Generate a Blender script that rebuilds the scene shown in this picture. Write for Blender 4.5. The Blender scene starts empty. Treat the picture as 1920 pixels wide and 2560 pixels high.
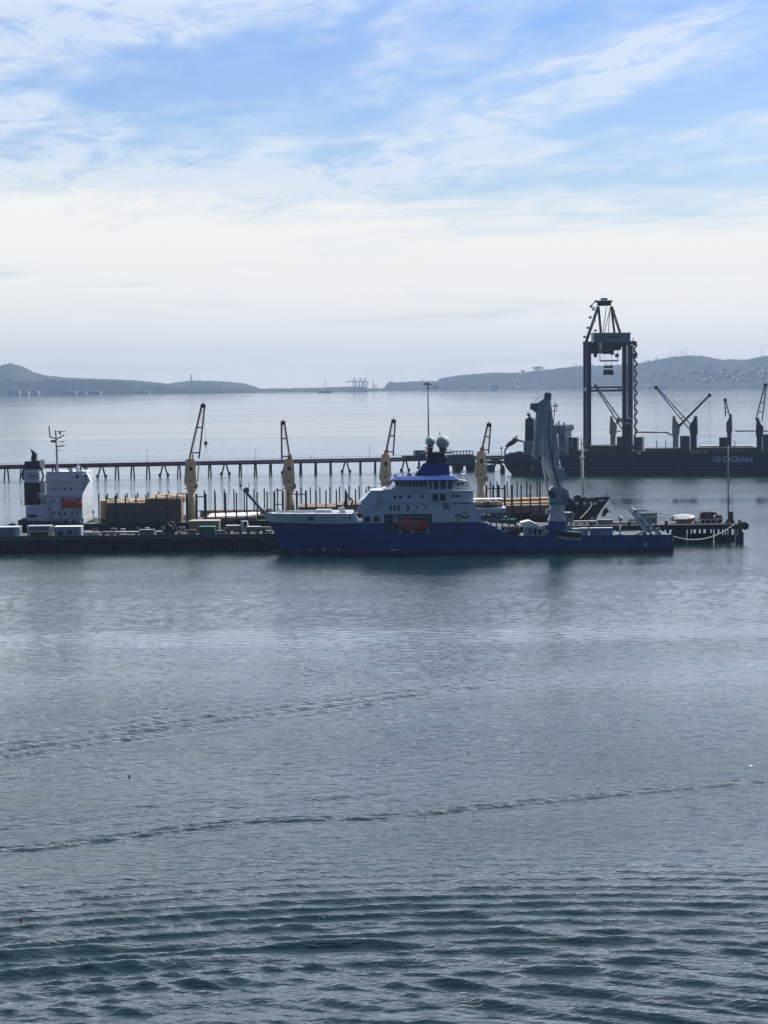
import bpy, bmesh, math, random
import numpy as np
from mathutils import Vector, Matrix
random.seed(7)
rng = np.random.RandomState(11)
S = bpy.context.scene
C = S.collection
rad = math.radians

# ---------------------------------------------------------------- camera
F = 5700.0
CAMH = 50.0
PITCH = math.degrees(math.atan((1280 - 946) / F))
ROLL = 0.6
cam_d = bpy.data.cameras.new("camera")
cam = bpy.data.objects.new("camera", cam_d)
C.objects.link(cam)
cam_d.sensor_fit = 'HORIZONTAL'
cam_d.sensor_width = 36.0
cam_d.lens = F * 36.0 / 1920.0
cam_d.clip_start = 1.0
cam_d.clip_end = 80000.0
RM = Matrix.Rotation(rad(90 - PITCH), 4, 'X') @ Matrix.Rotation(rad(-ROLL), 4, 'Z')
cam.matrix_world = Matrix.Translation((0, 0, CAMH)) @ RM
S.camera = cam
R3 = RM.to_3x3()

# ---------------------------------------------------------------- colour and exposure
S.view_settings.view_transform = 'Standard'
S.view_settings.look = 'None'
S.view_settings.exposure = 0.12
S.view_settings.gamma = 1.0
S.view_settings.use_curve_mapping = False
S.cycles.max_bounces = 6
S.cycles.volume_bounces = 0
S.cycles.sample_clamp_indirect = 4.0

# ---------------------------------------------------------------- sun and sky
SUN_EL, SUN_AZ = 52.0, 52.0          # azimuth to the right of the view direction
sl = bpy.data.lights.new("sun", 'SUN')
sl.energy = 4.2
sl.angle = rad(0.53)
sl.color = (1.0, 0.95, 0.87)
sun = bpy.data.objects.new("sun", sl)
C.objects.link(sun)
sdir = Vector((math.sin(rad(SUN_AZ)) * math.cos(rad(SUN_EL)), math.cos(rad(SUN_AZ)) * math.cos(rad(SUN_EL)), math.sin(rad(SUN_EL))))
sun.rotation_euler = sdir.to_track_quat('Z', 'Y').to_euler()
sun.location = sdir * 400

class NT:
    """small helper for writing node trees"""
    def __init__(s, tree):
        s.t = tree; s.n = tree.nodes; s.l = tree.links; s.n.clear()
    def new(s, kind, **kw):
        nd = s.n.new(kind)
        for k, v in kw.items(): setattr(nd, k, v)
        return nd
    def put(s, sock, v):
        if hasattr(v, 'is_output') or hasattr(v, 'links'): s.l.new(v, sock)
        else: sock.default_value = v
    def math(s, op, a, b=0.0, c=0.0, clamp=False):
        nd = s.new('ShaderNodeMath', operation=op); nd.use_clamp = clamp
        s.put(nd.inputs[0], a); s.put(nd.inputs[1], b); s.put(nd.inputs[2], c)
        return nd.outputs[0]
    def smooth(s, x, a, b):
        nd = s.new('ShaderNodeMapRange', interpolation_type='SMOOTHSTEP')
        s.put(nd.inputs[0], x); nd.inputs[1].default_value = a; nd.inputs[2].default_value = b
        nd.inputs[3].default_value = 0.0; nd.inputs[4].default_value = 1.0
        return nd.outputs[0]
    def remap(s, x, a, b, c, d):
        nd = s.new('ShaderNodeMapRange')
        s.put(nd.inputs[0], x)
        for i, v in enumerate((a, b, c, d)): nd.inputs[i + 1].default_value = v
        return nd.outputs[0]
    def mix(s, f, a, b, blend='MIX'):
        nd = s.new('ShaderNodeMix', data_type='RGBA', blend_type=blend)
        s.put(nd.inputs[0], f)
        for sock, v in ((nd.inputs[6], a), (nd.inputs[7], b)):
            if isinstance(v, tuple): v = (*v, 1.0) if len(v) == 3 else v
            s.put(sock, v)
        return nd.outputs[2]
    def mapping(s, vec, loc=(0, 0, 0), rot=(0, 0, 0), sc=(1, 1, 1)):
        nd = s.new('ShaderNodeMapping'); s.l.new(vec, nd.inputs[0])
        nd.inputs[1].default_value = loc; nd.inputs[2].default_value = rot; nd.inputs[3].default_value = sc
        return nd.outputs[0]
    def noise(s, vec, scale, detail=3.0, rough=0.5, dist=0.0):
        nd = s.new('ShaderNodeTexNoise'); s.l.new(vec, nd.inputs['Vector'])
        nd.inputs['Scale'].default_value = scale; nd.inputs['Detail'].default_value = detail
        nd.inputs['Roughness'].default_value = rough; nd.inputs['Distortion'].default_value = dist
        return nd.outputs[0]

world = bpy.data.worlds.new("World")
S.world = world
world.use_nodes = True
w = NT(world.node_tree)
tc = w.new('ShaderNodeTexCoord')
sp = w.new('ShaderNodeSeparateXYZ'); w.l.new(tc.outputs['Generated'], sp.inputs[0])
dx, dy, dz = sp.outputs
zc = w.math('MAXIMUM', dz, 0.004)
cb = w.new('ShaderNodeCombineXYZ'); w.l.new(dx, cb.inputs[0]); w.l.new(dy, cb.inputs[1]); w.l.new(zc, cb.inputs[2])
sky = w.new('ShaderNodeTexSky', sky_type='NISHITA')
sky.sun_disc = False
sky.sun_elevation = rad(SUN_EL)
sky.sun_rotation = rad(SUN_AZ)
sky.altitude = 50; sky.air_density = 1.0; sky.dust_density = 1.0; sky.ozone_density = 2.0
w.l.new(cb.outputs[0], sky.inputs[0])
skyc = w.mix(1.0, sky.outputs[0], (0.95, 1.06, 1.24), 'MULTIPLY')
# bluer, deeper air above the horizon haze
lift = w.smooth(zc, 0.02, 0.20)
skyc = w.mix(lift, skyc, w.mix(1.0, skyc, (0.66, 0.80, 1.04), 'MULTIPLY'))
D = cb.outputs[0]
# sky behind the camera is dimmed to weaken the fill on camera-facing sides
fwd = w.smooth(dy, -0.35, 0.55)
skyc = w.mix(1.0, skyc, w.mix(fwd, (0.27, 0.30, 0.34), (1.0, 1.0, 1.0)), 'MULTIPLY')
# cirrus on a high flat layer, so its streaks converge towards the horizon
zp_ = w.math('ADD', zc, 0.025)
pc = w.new('ShaderNodeCombineXYZ'); w.l.new(w.math('DIVIDE', dx, zp_), pc.inputs[0]); w.l.new(w.math('DIVIDE', dy, zp_), pc.inputs[1])
PL = pc.outputs[0]
def streaks(ang, loc, across, along, det, rough, dist, wamt):
    q = w.mapping(PL, loc=loc, rot=(0, 0, rad(ang)), sc=(1, 1, 1))
    wn = w.noise(w.mapping(PL, loc=(loc[1], 3.3, 0), sc=(1.3, .8, 1)), 1.0, 3.0)
    c_ = w.new('ShaderNodeCombineXYZ'); w.l.new(wn, c_.inputs[0])
    sc_n = w.new('ShaderNodeVectorMath', operation='SCALE'); w.l.new(c_.outputs[0], sc_n.inputs[0]); sc_n.inputs[3].default_value = wamt
    ad = w.new('ShaderNodeVectorMath', operation='ADD'); w.l.new(q, ad.inputs[0]); w.l.new(sc_n.outputs[0], ad.inputs[1])
    return w.noise(w.mapping(ad.outputs[0], sc=(across, along, 1)), 1.0, det, rough, dist)
big = streaks(-14, (0.6, 2.0, 0), 1.15, 0.42, 4.0, 0.55, 0.3, 0.8)
fine = streaks(-20, (3.1, 1.0, 0), 5.5, 0.85, 7.0, 0.62, 0.5, 0.9)
fine2 = streaks(-8, (7.7, 5.0, 0), 9.0, 1.6, 7.0, 0.65, 0.9, 0.7)
tuft = w.noise(w.mapping(PL, loc=(4, 9, 0), rot=(0, 0, rad(-24)), sc=(3.0, 1.5, 1)), 1.0, 7.0, 0.6, 1.2)
bigm = w.smooth(w.math('ADD', big, w.math('MULTIPLY', dx, -0.45)), 0.33, 0.62)
f3 = w.math('ADD', w.math('MULTIPLY', fine, 0.50), w.math('ADD', w.math('MULTIPLY', fine2, 0.20), w.math('MULTIPLY', tuft, 0.55)))
cir = w.math('MULTIPLY', w.smooth(f3, 0.40, 0.84), w.math('ADD', w.math('MULTIPLY', bigm, 1.15), 0.10))
cir = w.math('MULTIPLY', cir, 1.55, clamp=True)
# the pale cloud bank above the hills, with a ragged upper edge
edge = w.noise(w.mapping(D, loc=(.7, 0, 3.3), rot=(0, rad(4), 0), sc=(9, 4, 70)), 1.0, 6.0, 0.62, 0.6)
zz = w.math('ADD', zc, w.math('MULTIPLY', w.math('SUBTRACT', edge, 0.5), -0.050))
zz = w.math('ADD', zz, w.math('MULTIPLY', w.math('SUBTRACT', fine, 0.5), -0.030))
zz = w.math('ADD', zz, w.math('MULTIPLY', dx, 0.055))
bank = w.math('SUBTRACT', 1.0, w.smooth(zz, 0.062, 0.098))
low = w.smooth(w.math('ADD', zz, w.math('MULTIPLY', dx, 0.02)), -0.004, 0.040)
low = w.math('ADD', w.math('MULTIPLY', low, 0.16), 0.84)
thin = w.noise(w.mapping(D, loc=(1.7, 0, 8.3), rot=(0, rad(-7), 0), sc=(6, 4, 60)), 1.0, 5.0, 0.6, 0.5)
low = w.math('MULTIPLY', low, w.remap(w.smooth(thin, 0.52, 0.72), 0, 1, 1.0, 0.62))
bank = w.math('MULTIPLY', bank, low)
bank = w.math('MULTIPLY', bank, fwd)
cir = w.math('MULTIPLY', cir, w.remap(fwd, 0, 1, 0.05, 0.75))
cl = w.math('MAXIMUM', cir, bank)
cloudc = w.mix(bank, (7.3, 8.0, 9.0), (8.75, 8.7, 8.55))
skyc = w.mix(cl, skyc, cloudc)
# unseen bright veil added above the view for lighter water reflections, dark higher up
hi = w.math('MULTIPLY', w.smooth(zc, 0.155, 0.23), w.math('MULTIPLY', w.remap(fwd, 0, 1, 0.0, 0.85), w.remap(big, 0.3, 0.7, 0.75, 1.0)))
skyc = w.mix(hi, skyc, w.mix(w.smooth(zc, 0.29, 0.54), (24.0, 26.0, 29.8), (3.6, 4.6, 7.0)))
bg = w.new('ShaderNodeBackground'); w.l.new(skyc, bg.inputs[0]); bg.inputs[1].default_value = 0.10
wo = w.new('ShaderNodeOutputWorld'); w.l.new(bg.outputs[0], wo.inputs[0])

# ---------------------------------------------------------------- pixel rays of the photograph
def ray(px, py):
    return R3 @ Vector(((px - 960) / F, -(py - 1280) / F, -1.0))
def W(px, py, Dp):
    """world point where the photo's pixel meets the vertical plane Y = Dp"""
    r = ray(px, py); t = Dp / r.y
    return Vector((r.x * t, Dp, CAMH + r.z * t))
def G(px, py, z=0.0):
    r = ray(px, py); t = (z - CAMH) / r.z
    return Vector((r.x * t, r.y * t, z))

# ---------------------------------------------------------------- materials
MATS = {}
def mat(name, col, rough=0.6, metal=0.0, var=0.18, scale=0.6, stain=None, stain_amt=0.0, streak=False, spec=0.5, bump=0.0):
    if name in MATS: return MATS[name]
    m = bpy.data.materials.new(name); m.use_nodes = True
    t = NT(m.node_tree)
    tcn = t.new('ShaderNodeTexCoord')
    v = tcn.outputs['Object']
    n1 = t.noise(v, scale, 5.0, 0.6)
    n2 = t.noise(v, scale * 6.3, 4.0, 0.6)
    f = t.math('ADD', t.math('MULTIPLY', n1, 0.6), t.math('MULTIPLY', n2, 0.4))
    k = t.remap(f, 0.3, 0.7, 1 - var, 1 + var)
    cc = t.new('ShaderNodeCombineColor')
    for i in range(3): t.put(cc.inputs[i], t.math('MULTIPLY', k, col[i]))
    out = cc.outputs[0]
    if stain:
        vs = t.mapping(v, sc=(1.1, 1.1, 0.12)) if streak else v
        sn = t.noise(vs, scale * 1.7, 6.0, 0.7)
        mk = t.smooth(sn, 0.62 - 0.3 * stain_amt, 0.78 - 0.2 * stain_amt)
        out = t.mix(t.math('MULTIPLY', mk, min(1, .4 + stain_amt)), out, stain)
    p = t.new('ShaderNodeBsdfPrincipled')
    t.l.new(out, p.inputs['Base Color'])
    t.put(p.inputs['Roughness'], t.remap(n2, 0.3, 0.7, max(0.02, rough - 0.08), min(1, rough + 0.08)))
    p.inputs['Metallic'].default_value = metal
    p.inputs['Specular IOR Level'].default_value = spec
    if bump:
        b = t.new('ShaderNodeBump'); b.inputs['Strength'].default_value = bump; b.inputs['Distance'].default_value = 0.2
        t.l.new(n2, b.inputs['Height']); t.l.new(b.outputs[0], p.inputs['Normal'])
    o = t.new('ShaderNodeOutputMaterial'); t.l.new(p.outputs[0], o.inputs[0])
    MATS[name] = m
    return m

# ---------------------------------------------------------------- mesh builder
class MB:
    def __init__(s): s.v = []; s.f = []; s.smooth = set()
    def quad_faces(s, base, faces, sm=False):
        for fc in faces:
            if sm: s.smooth.add(len(s.f))
            s.f.append([base + i for i in fc])
    def box(s, x0, x1, y0, y1, z0, z1):
        if x0 > x1: x0, x1 = x1, x0
        if y0 > y1: y0, y1 = y1, y0
        if z0 > z1: z0, z1 = z1, z0
        b = len(s.v)
        s.v += [(x0,y0,z0),(x1,y0,z0),(x1,y1,z0),(x0,y1,z0),(x0,y0,z1),(x1,y0,z1),(x1,y1,z1),(x0,y1,z1)]
        s.quad_faces(b, [(0,3,2,1),(4,5,6,7),(0,1,5,4),(1,2,6,5),(2,3,7,6),(3,0,4,7)])
        return s
    def prism(s, poly, y0, y1):
        """poly: list of (x, z); extruded from y0 to y1"""
        a = sum(poly[i][0]*poly[(i+1)%len(poly)][1]-poly[(i+1)%len(poly)][0]*poly[i][1] for i in range(len(poly)))
        if a < 0: poly = poly[::-1]
        b = len(s.v); n = len(poly)
        s.v += [(x, y0, z) for x, z in poly] + [(x, y1, z) for x, z in poly]
        s.f.append([b + i for i in range(n)])
        s.f.append([b + n + i for i in reversed(range(n))])
        for i in range(n):
            j = (i + 1) % n
            s.f.append([b + i, b + n + i, b + n + j, b + j])
        return s
    def plan(s, poly, z0, z1):
        a = sum(poly[i][0]*poly[(i+1)%len(poly)][1]-poly[(i+1)%len(poly)][0]*poly[i][1] for i in range(len(poly)))
        if a < 0: poly = poly[::-1]
        b = len(s.v); n = len(poly)
        s.v += [(x, y, z0) for x, y in poly] + [(x, y, z1) for x, y in poly]
        s.f.append([b + i for i in reversed(range(n))])
        s.f.append([b + n + i for i in range(n)])
        for i in range(n):
            j = (i + 1) % n
            s.f.append([b + i, b + j, b + n + j, b + n + i])
        return s
    def tube(s, p, q, r, r2=None, n=8, sm=True):
        p = Vector(p); q = Vector(q); r2 = r if r2 is None else r2
        d = (q - p)
        if d.length < 1e-6: return s
        d.normalize()
        up = Vector((0, 0, 1)) if abs(d.z) < 0.95 else Vector((1, 0, 0))
        a = d.cross(up).normalized(); c = d.cross(a)
        b = len(s.v)
        for (o, rr) in ((p, r), (q, r2)):
            for i in range(n):
                t = 2 * math.pi * (i + .5) / n
                s.v.append(tuple(o + a * math.cos(t) * rr + c * math.sin(t) * rr))
        for i in range(n):
            j = (i + 1) % n
            if sm: s.smooth.add(len(s.f))
            s.f.append([b + i, b + j, b + n + j, b + n + i])
        s.f.append([b + i for i in reversed(range(n))]); s.f.append([b + n + i for i in range(n)])
        return s
    def beam(s, p, q, wd, hd=None):
        """square section member"""
        hd = wd if hd is None else hd
        p = Vector(p); q = Vector(q); d = (q - p).normalized()
        up = Vector((0, 1, 0)) if abs(d.y) < 0.9 else Vector((0, 0, 1))
        a = d.cross(up).normalized() * wd / 2; c = up * hd / 2
        b = len(s.v)
        for o in (p, q):
            for sa, sc in ((-1,-1),(1,-1),(1,1),(-1,1)): s.v.append(tuple(o + a*sa + c*sc))
        s.quad_faces(b, [(0,1,2,3),(7,6,5,4),(0,4,5,1),(1,5,6,2),(2,6,7,3),(3,7,4,0)])
        return s
    def path(s, pts, r, n=6):
        for i in range(len(pts) - 1): s.tube(pts[i], pts[i + 1], r, n=n)
        return s
    def ball(s, c, r, sx=1, sy=1, sz=1, nu=20, nv=12):
        b = len(s.v)
        for j in range(nv + 1):
            ph = math.pi * j / nv
            for i in range(nu):
                th = 2 * math.pi * i / nu
                s.v.append((c[0] + r*sx*math.sin(ph)*math.cos(th), c[1] + r*sy*math.sin(ph)*math.sin(th), c[2] + r*sz*math.cos(ph)))
        for j in range(nv):
            for i in range(nu):
                k = (i + 1) % nu
                s.smooth.add(len(s.f))
                s.f.append([b+j*nu+i, b+(j+1)*nu+i, b+(j+1)*nu+k, b+j*nu+k])
        return s
    def loft(s, rings, cap=True, sm=False):
        """rings: lists of equally many points"""
        b = len(s.v); n = len(rings[0])
        for r in rings: s.v += [tuple(p) for p in r]
        for j in range(len(rings) - 1):
            for i in range(n):
                k = (i + 1) % n
                if sm: s.smooth.add(len(s.f))
                s.f.append([b+j*n+i, b+j*n+k, b+(j+1)*n+k, b+(j+1)*n+i])
        if cap:
            s.f.append([b + i for i in reversed(range(n))])
            s.f.append([b + (len(rings)-1)*n + i for i in range(n)])
        return s
    def build(s, name, m, parent=None, off=(0, 0, 0), bevel=0.0):
        me = bpy.data.meshes.new(name)
        ox, oy, oz = off
        me.from_pydata([(x-ox, y-oy, z-oz) for x, y, z in s.v], [], s.f)
        if s.smooth:
            me.polygons.foreach_set('use_smooth', [i in s.smooth for i in range(len(s.f))])
        me.materials.append(m)
        bm = bmesh.new(); bm.from_mesh(me)
        bmesh.ops.recalc_face_normals(bm, faces=bm.faces)
        bm.to_mesh(me); bm.free()
        o = bpy.data.objects.new(name, me)
        C.objects.link(o)
        if parent is not None: o.parent = parent
        if bevel:
            bv = o.modifiers.new('bevel', 'BEVEL'); bv.width = bevel; bv.segments = 2; bv.limit_method = 'ANGLE'
        return o

def tag(o, label=None, cat=None, group=None, kind=None):
    if label: o['label'] = label
    if cat: o['category'] = cat
    if group: o['group'] = group
    if kind: o['kind'] = kind
    return o

ORD = ['first', 'second', 'third', 'fourth', 'fifth', 'sixth', 'seventh', 'eighth', 'ninth']
class Frame:
    """a place's own axes: s along it, depth away from the camera, z up; origin where the photo's pixel
    column px meets depth plane dist; theta turns it"""
    def __init__(f, px, dist, theta=0.0):
        p = W(px, 950, dist)
        f.o = Vector((p.x, dist, 0)); f.th = rad(theta)
        f.ex = Vector((math.cos(f.th), math.sin(f.th), 0)); f.ey = Vector((-math.sin(f.th), math.cos(f.th), 0))
    def P(f, px, py, dep=0.0):
        r = ray(px, py); c0 = Vector((0, 0, CAMH))
        q = f.o + f.ey * dep
        t = (q - c0).dot(f.ey) / r.dot(f.ey)
        h = c0 + r * t
        l = h - f.o
        return (l.dot(f.ex), h.z)
    def s(f, px, dep=0.0, py=1250): return f.P(px, py, dep)[0]
    def z(f, px, py, dep=0.0): return f.P(px, py, dep)[1]
    def poly(f, pts, dep=0.0): return [f.P(a, b, dep) for a, b in pts]
    def root(f, name, label, cat, at=(0, 0, 0), group=None):
        o = bpy.data.objects.new(name, None); o.empty_display_size = 1.0
        C.objects.link(o)
        o.location = f.o + f.ex * at[0] + f.ey * at[1] + Vector((0, 0, at[2]))
        o.rotation_euler = (0, 0, f.th)
        tag(o, label, cat, group)
        o['_'] = 0; del o['_']
        ORG[o.name] = at
        return o
ORG = {}
def part(name, mb, m, root, label=None, bevel=0.0):
    """a part (or, under a part, a sub-part) whose builder coordinates are those of the root's frame"""
    top = root
    while top.parent is not None: top = top.parent
    o = mb.build(name, m, root, off=ORG[top.name] if top.name in ORG else (0, 0, 0), bevel=bevel)
    if label: o['label'] = label
    return o
def solo(name, mb, m, fr, at, label, cat, group=None, kind=None, bevel=0.0):
    """a thing made of one mesh"""
    o = mb.build(name, m, None, off=at, bevel=bevel)
    o.location = fr.o + fr.ex * at[0] + fr.ey * at[1] + Vector((0, 0, at[2]))
    o.rotation_euler = (0, 0, fr.th)
    tag(o, label, cat, group, kind)
    return o
def copy_tree(o, parent=None):
    c = o.copy(); C.objects.link(c); c.parent = parent
    for ch in list(o.children): copy_tree(ch, c)
    return c
# ---------------------------------------------------------------- water
RE = 6.371e6
def drop(d2): return -d2 / (2 * RE)
rows = [40.0]
while rows[-1] < 14100:
    y = rows[-1]
    if y < 150: st = 1.2
    elif y < 300: st = 0.27
    else: st = 0.27 * (y / 300.0) ** 1.9
    rows.append(y + st)
rows = np.array(rows)
th = np.tan(np.radians(np.concatenate([np.linspace(-62, -13, 26), np.linspace(-12.4, 12.4, 470), np.linspace(13, 62, 26)])))
YY, TT = np.meshgrid(rows.astype(np.float32), th.astype(np.float32), indexing='ij')
XX = YY * TT
D2 = XX**2 + YY**2
H = np.zeros_like(XX)
def vnoise(x, y, seed):
    """smooth value noise"""
    r = np.random.RandomState(seed); tab = r.rand(256, 256).astype(np.float32)
    x = np.asarray(x, dtype=np.float32); y = np.asarray(y, dtype=np.float32)
    xi = np.floor(x).astype(np.int32); yi = np.floor(y).astype(np.int32); fx = x - xi; fy = y - yi
    fx = fx*fx*(3-2*fx); fy = fy*fy*(3-2*fy)
    a = tab[yi % 256, xi % 256]; b = tab[yi % 256, (xi+1) % 256]; c = tab[(yi+1) % 256, xi % 256]; d = tab[(yi+1) % 256, (xi+1) % 256]
    return (a*(1-fx)+b*fx)*(1-fy) + (c*(1-fx)+d*fx)*fy
def sst(x, a, b):
    t = np.clip((x - a) / (b - a), 0, 1); return t*t*(3-2*t)
near = 1 - sst(YY, 420, 700)
# wind chop, crests mostly across the view
chop = np.zeros_like(H)
NW = int(np.searchsorted(rows, 760)); cs = slice(20, -20)
GR = np.gradient(rows)[:NW, None].astype(np.float32); Xn = XX[:NW, cs]; Yn = YY[:NW, cs]
G1_ = 0.35 + 1.3*vnoise(Xn/31, Yn/24, 61)*vnoise(Xn/12+9, Yn/17, 62)*1.6
G2_ = 0.35 + 1.3*vnoise(Xn/19+40, Yn/33, 63)
for i in range(34):
    lam = 0.95 * (1.05 ** i); ang = rng.normal(0.05, 0.42); k = 2*math.pi/lam
    kx, ky = k*math.sin(ang), k*math.cos(ang)
    ok = sst(lam / np.maximum(GR, 0.01), 2.2, 4)
    s_ = np.sin(kx*Xn + ky*Yn + rng.rand()*6.28)
    chop[:NW, cs] += (G1_ if i % 2 else G2_) * ok * (0.019*lam/(2*math.pi)) * (s_ + 0.22*np.cos(2*(kx*Xn + ky*Yn)))
H += chop * near * (0.85 + 0.35*(1 - sst(YY, 180, 240)))
# the passing wash in the foreground: long curved crests nearly across the view
def crest(p_): s_ = np.sin(p_); return s_ + 0.34*np.cos(2*p_ + math.pi) + 0.10*np.sin(3*p_ + math.pi)
ph = (vnoise(XX/34, YY/22, 3) - .5)*1.8 + (vnoise(XX/5, YY/4, 4) - .5)*1.0
arc = YY + 0.0034*(XX - 12)**2
env = (1 - sst(arc, 214, 246)) * sst(arc, 176, 200) * (0.75 + 0.5*vnoise(XX/16, YY/5, 8))
lamA = 3.5
H += env * 0.145 * crest(2*math.pi*arc/lamA + ph)
arc2 = YY + 0.0060*(XX + 10)**2
env2 = (1 - sst(arc2, 194, 222)) * (0.5 + 0.8*vnoise(XX/14, YY/8, 9))
H += env2 * 0.20 * crest(2*math.pi*arc2/6.2 + ph*1.2)
arc3 = YY*0.88 + XX*0.47
H += (1 - sst(YY, 182, 205)) * (0.2 + 1.1*vnoise(XX/8, YY/6, 12)) * 0.075 * crest(2*math.pi*arc3/2.3 + ph*2)
# narrow wakes drawn across the calm water
def wake(pts, lam, wd, amp, seed, brk):
    g = [G(a, b) for a, b in pts]
    u = np.array([p.x / p.y for p in g]); dc = np.array([p.y for p in g])
    uu = XX / YY
    DC = np.interp(uu, u, dc)
    sl_ = np.gradient(DC, axis=1) / np.maximum(np.gradient(XX, axis=1), 1e-3)
    off = (YY - DC) / np.sqrt(1 + np.clip(sl_, -2, 2)**2)
    e = np.exp(-(off/wd)**2) * (1 - brk + brk*1.6*vnoise(XX/5, YY/3.0, seed))
    return amp * e * np.cos(2*math.pi*off/lam + 0.8*vnoise(XX/9, YY/30, seed+1))
H += wake([(-300, 2155), (0, 2124), (100, 2119), (500, 2067), (640, 2052), (960, 2043), (1400, 2000), (1920, 1950), (2200, 1930)], 2.2, 2.5, 0.16, 21, 0.15)
H += wake([(-300, 1915), (0, 1872), (480, 1806), (940, 1745), (1300, 1700), (1920, 1630)], 4.4, 10.5, 0.28, 31, 0.30) * (1 - sst(XX, -5, 60))
H += wake([(-300, 2090), (0, 2062), (420, 2025), (900, 1985), (1500, 1900)], 4.8, 6.0, 0.15, 41, 0.8) * (1 - sst(XX, 5, 22))
Z = H + drop(D2)
nr, nc = XX.shape
co = np.stack([XX, YY, Z], -1).reshape(-1, 3)
me = bpy.data.meshes.new("water")
me.vertices.add(nr*nc); me.vertices.foreach_set('co', co.ravel().astype(np.float32))
ii = (np.arange(nr-1)[:, None]*nc + np.arange(nc-1)[None, :]).ravel()
fc = np.stack([ii, ii+1, ii+nc+1, ii+nc], -1).astype(np.int32)
nf = len(fc)
me.loops.add(nf*4); me.loops.foreach_set('vertex_index', fc.ravel())
me.polygons.add(nf); me.polygons.foreach_set('loop_start', np.arange(nf, dtype=np.int32)*4)
me.polygons.foreach_set('use_smooth', np.ones(nf, dtype=bool))
me.update(calc_edges=True)
water = bpy.data.objects.new("water", me); C.objects.link(water)
tag(water, 'calm grey blue harbour water with ripples and a narrow wake', None, None, 'structure')
m = bpy.data.materials.new("sea water"); m.use_nodes = True
t = NT(m.node_tree)
geo = t.new('ShaderNodeNewGeometry'); pos = geo.outputs['Position']
r1 = t.noise(t.mapping(pos, rot=(0, 0, rad(10)), sc=(0.62, 1.15, 1)), 1.0, 3.0, 0.6, 0.6)
r2 = t.noise(t.mapping(pos, loc=(9, 3, 0), rot=(0, 0, rad(-18)), sc=(1.5, 2.6, 1)), 1.0, 4.0, 0.62, 0.5)
r1 = t.math('POWER', t.remap(r1, 0.25, 0.75, 0.0, 1.0), 1.8)
slick = t.noise(t.mapping(pos, loc=(300, 70, 0), rot=(0, 0, rad(3)), sc=(0.0011, 0.0085, 1)), 1.0, 4.0, 0.55, 0.4)
patch = t.noise(t.mapping(pos, sc=(0.014, 0.02, 1)), 1.0, 3.0, 0.5, 0.2)
spx = t.new('ShaderNodeSeparateXYZ'); t.l.new(pos, spx.inputs[0])
hgt = t.math('ADD', t.math('MULTIPLY', r1, 1.0), t.math('MULTIPLY', r2, 0.80))
calm = t.remap(slick, 0.38, 0.62, 0.18, 1.2)
amp = t.math('MULTIPLY', calm, t.remap(patch, 0.3, 0.7, 0.7, 1.25))
hgt = t.math('MULTIPLY', hgt, t.math('MULTIPLY', amp, t.remap(spx.outputs[1], 780, 2400, 1.0, 0.22)))
b = t.new('ShaderNodeBump'); b.inputs['Strength'].default_value = 1.0; b.inputs['Distance'].default_value = 0.135
t.l.new(hgt, b.inputs['Height'])
p = t.new('ShaderNodeBsdfPrincipled')
p.inputs['Base Color'].default_value = (0.009, 0.033, 0.040, 1)
t.put(p.inputs['Roughness'], t.remap(slick, 0.35, 0.65, 0.02, 0.08))
p.inputs['IOR'].default_value = 1.333
t.l.new(b.outputs[0], p.inputs['Normal'])
o = t.new('ShaderNodeOutputMaterial'); t.l.new(p.outputs[0], o.inputs[0])
water.data.materials.append(m)

# ---------------------------------------------------------------- far land
def land(name, prof, d0, d1, dback, label, col, seed, nu=420, rough_amp=0.10):
    """a strip of terrain between the shore at d0 and the ridge at d1"""
    px = np.array([a for a, b in prof], float); py = np.array([b for a, b in prof], float)
    U = np.linspace(px[0], px[-1], nu)
    ridge = np.interp(U, px, py)
    nv = 34
    vs = []; fs = []
    K = [W(U[i], ridge[i], d1) for i in range(nu)]
    topz = np.array([k.z for k in K]); slope = np.array([k.x for k in K]) / d1
    for j in range(nv):
        tt = j / (nv - 1)
        if tt < 0.75: q = tt / 0.75; Dd = d0 + (d1 - d0) * q
        else: q = 1 - 0.6 * (tt - 0.75) / 0.25; Dd = d1 + (dback - d1) * (tt - 0.75) / 0.25
        base = drop(Dd * Dd)
        n = sum((vnoise(U * 2**o_ / 60.0 + seed + 30, U * 0 + tt * 5 * 2**o_ + seed, seed + o_) - .5) / 2**o_ for o_ in range(4))
        if tt < 0.75:
            h = (topz - base) * (q ** 0.85 + rough_amp * n * 4 * q * (1 - q))
            if j == 0: h = h * 0 - 1.5
            elif j == 1: h = np.maximum(h, 3.0)
        else: h = (topz - base) * q
        if j: h = h + 10 * (vnoise(U * 0.6 + seed + 70, U * 0 + j * 1.7, seed + 9) - .5) * (1 if j > 2 else 0)
        vs += [(slope[i] * Dd, Dd + 12 * float(n[i]), base + float(h[i])) for i in range(nu)]
    for j in range(nv - 1):
        for i in range(nu - 1):
            a = j * nu + i; fs.append([a, a + 1, a + nu + 1, a + nu])
    me = bpy.data.meshes.new(name); me.from_pydata(vs, [], fs)
    me.polygons.foreach_set('use_smooth', [True] * len(fs))
    ob = bpy.data.objects.new(name, me); C.objects.link(ob)
    me.materials.append(col)
    tag(ob, label, None, None, 'structure')
    return ob
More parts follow.
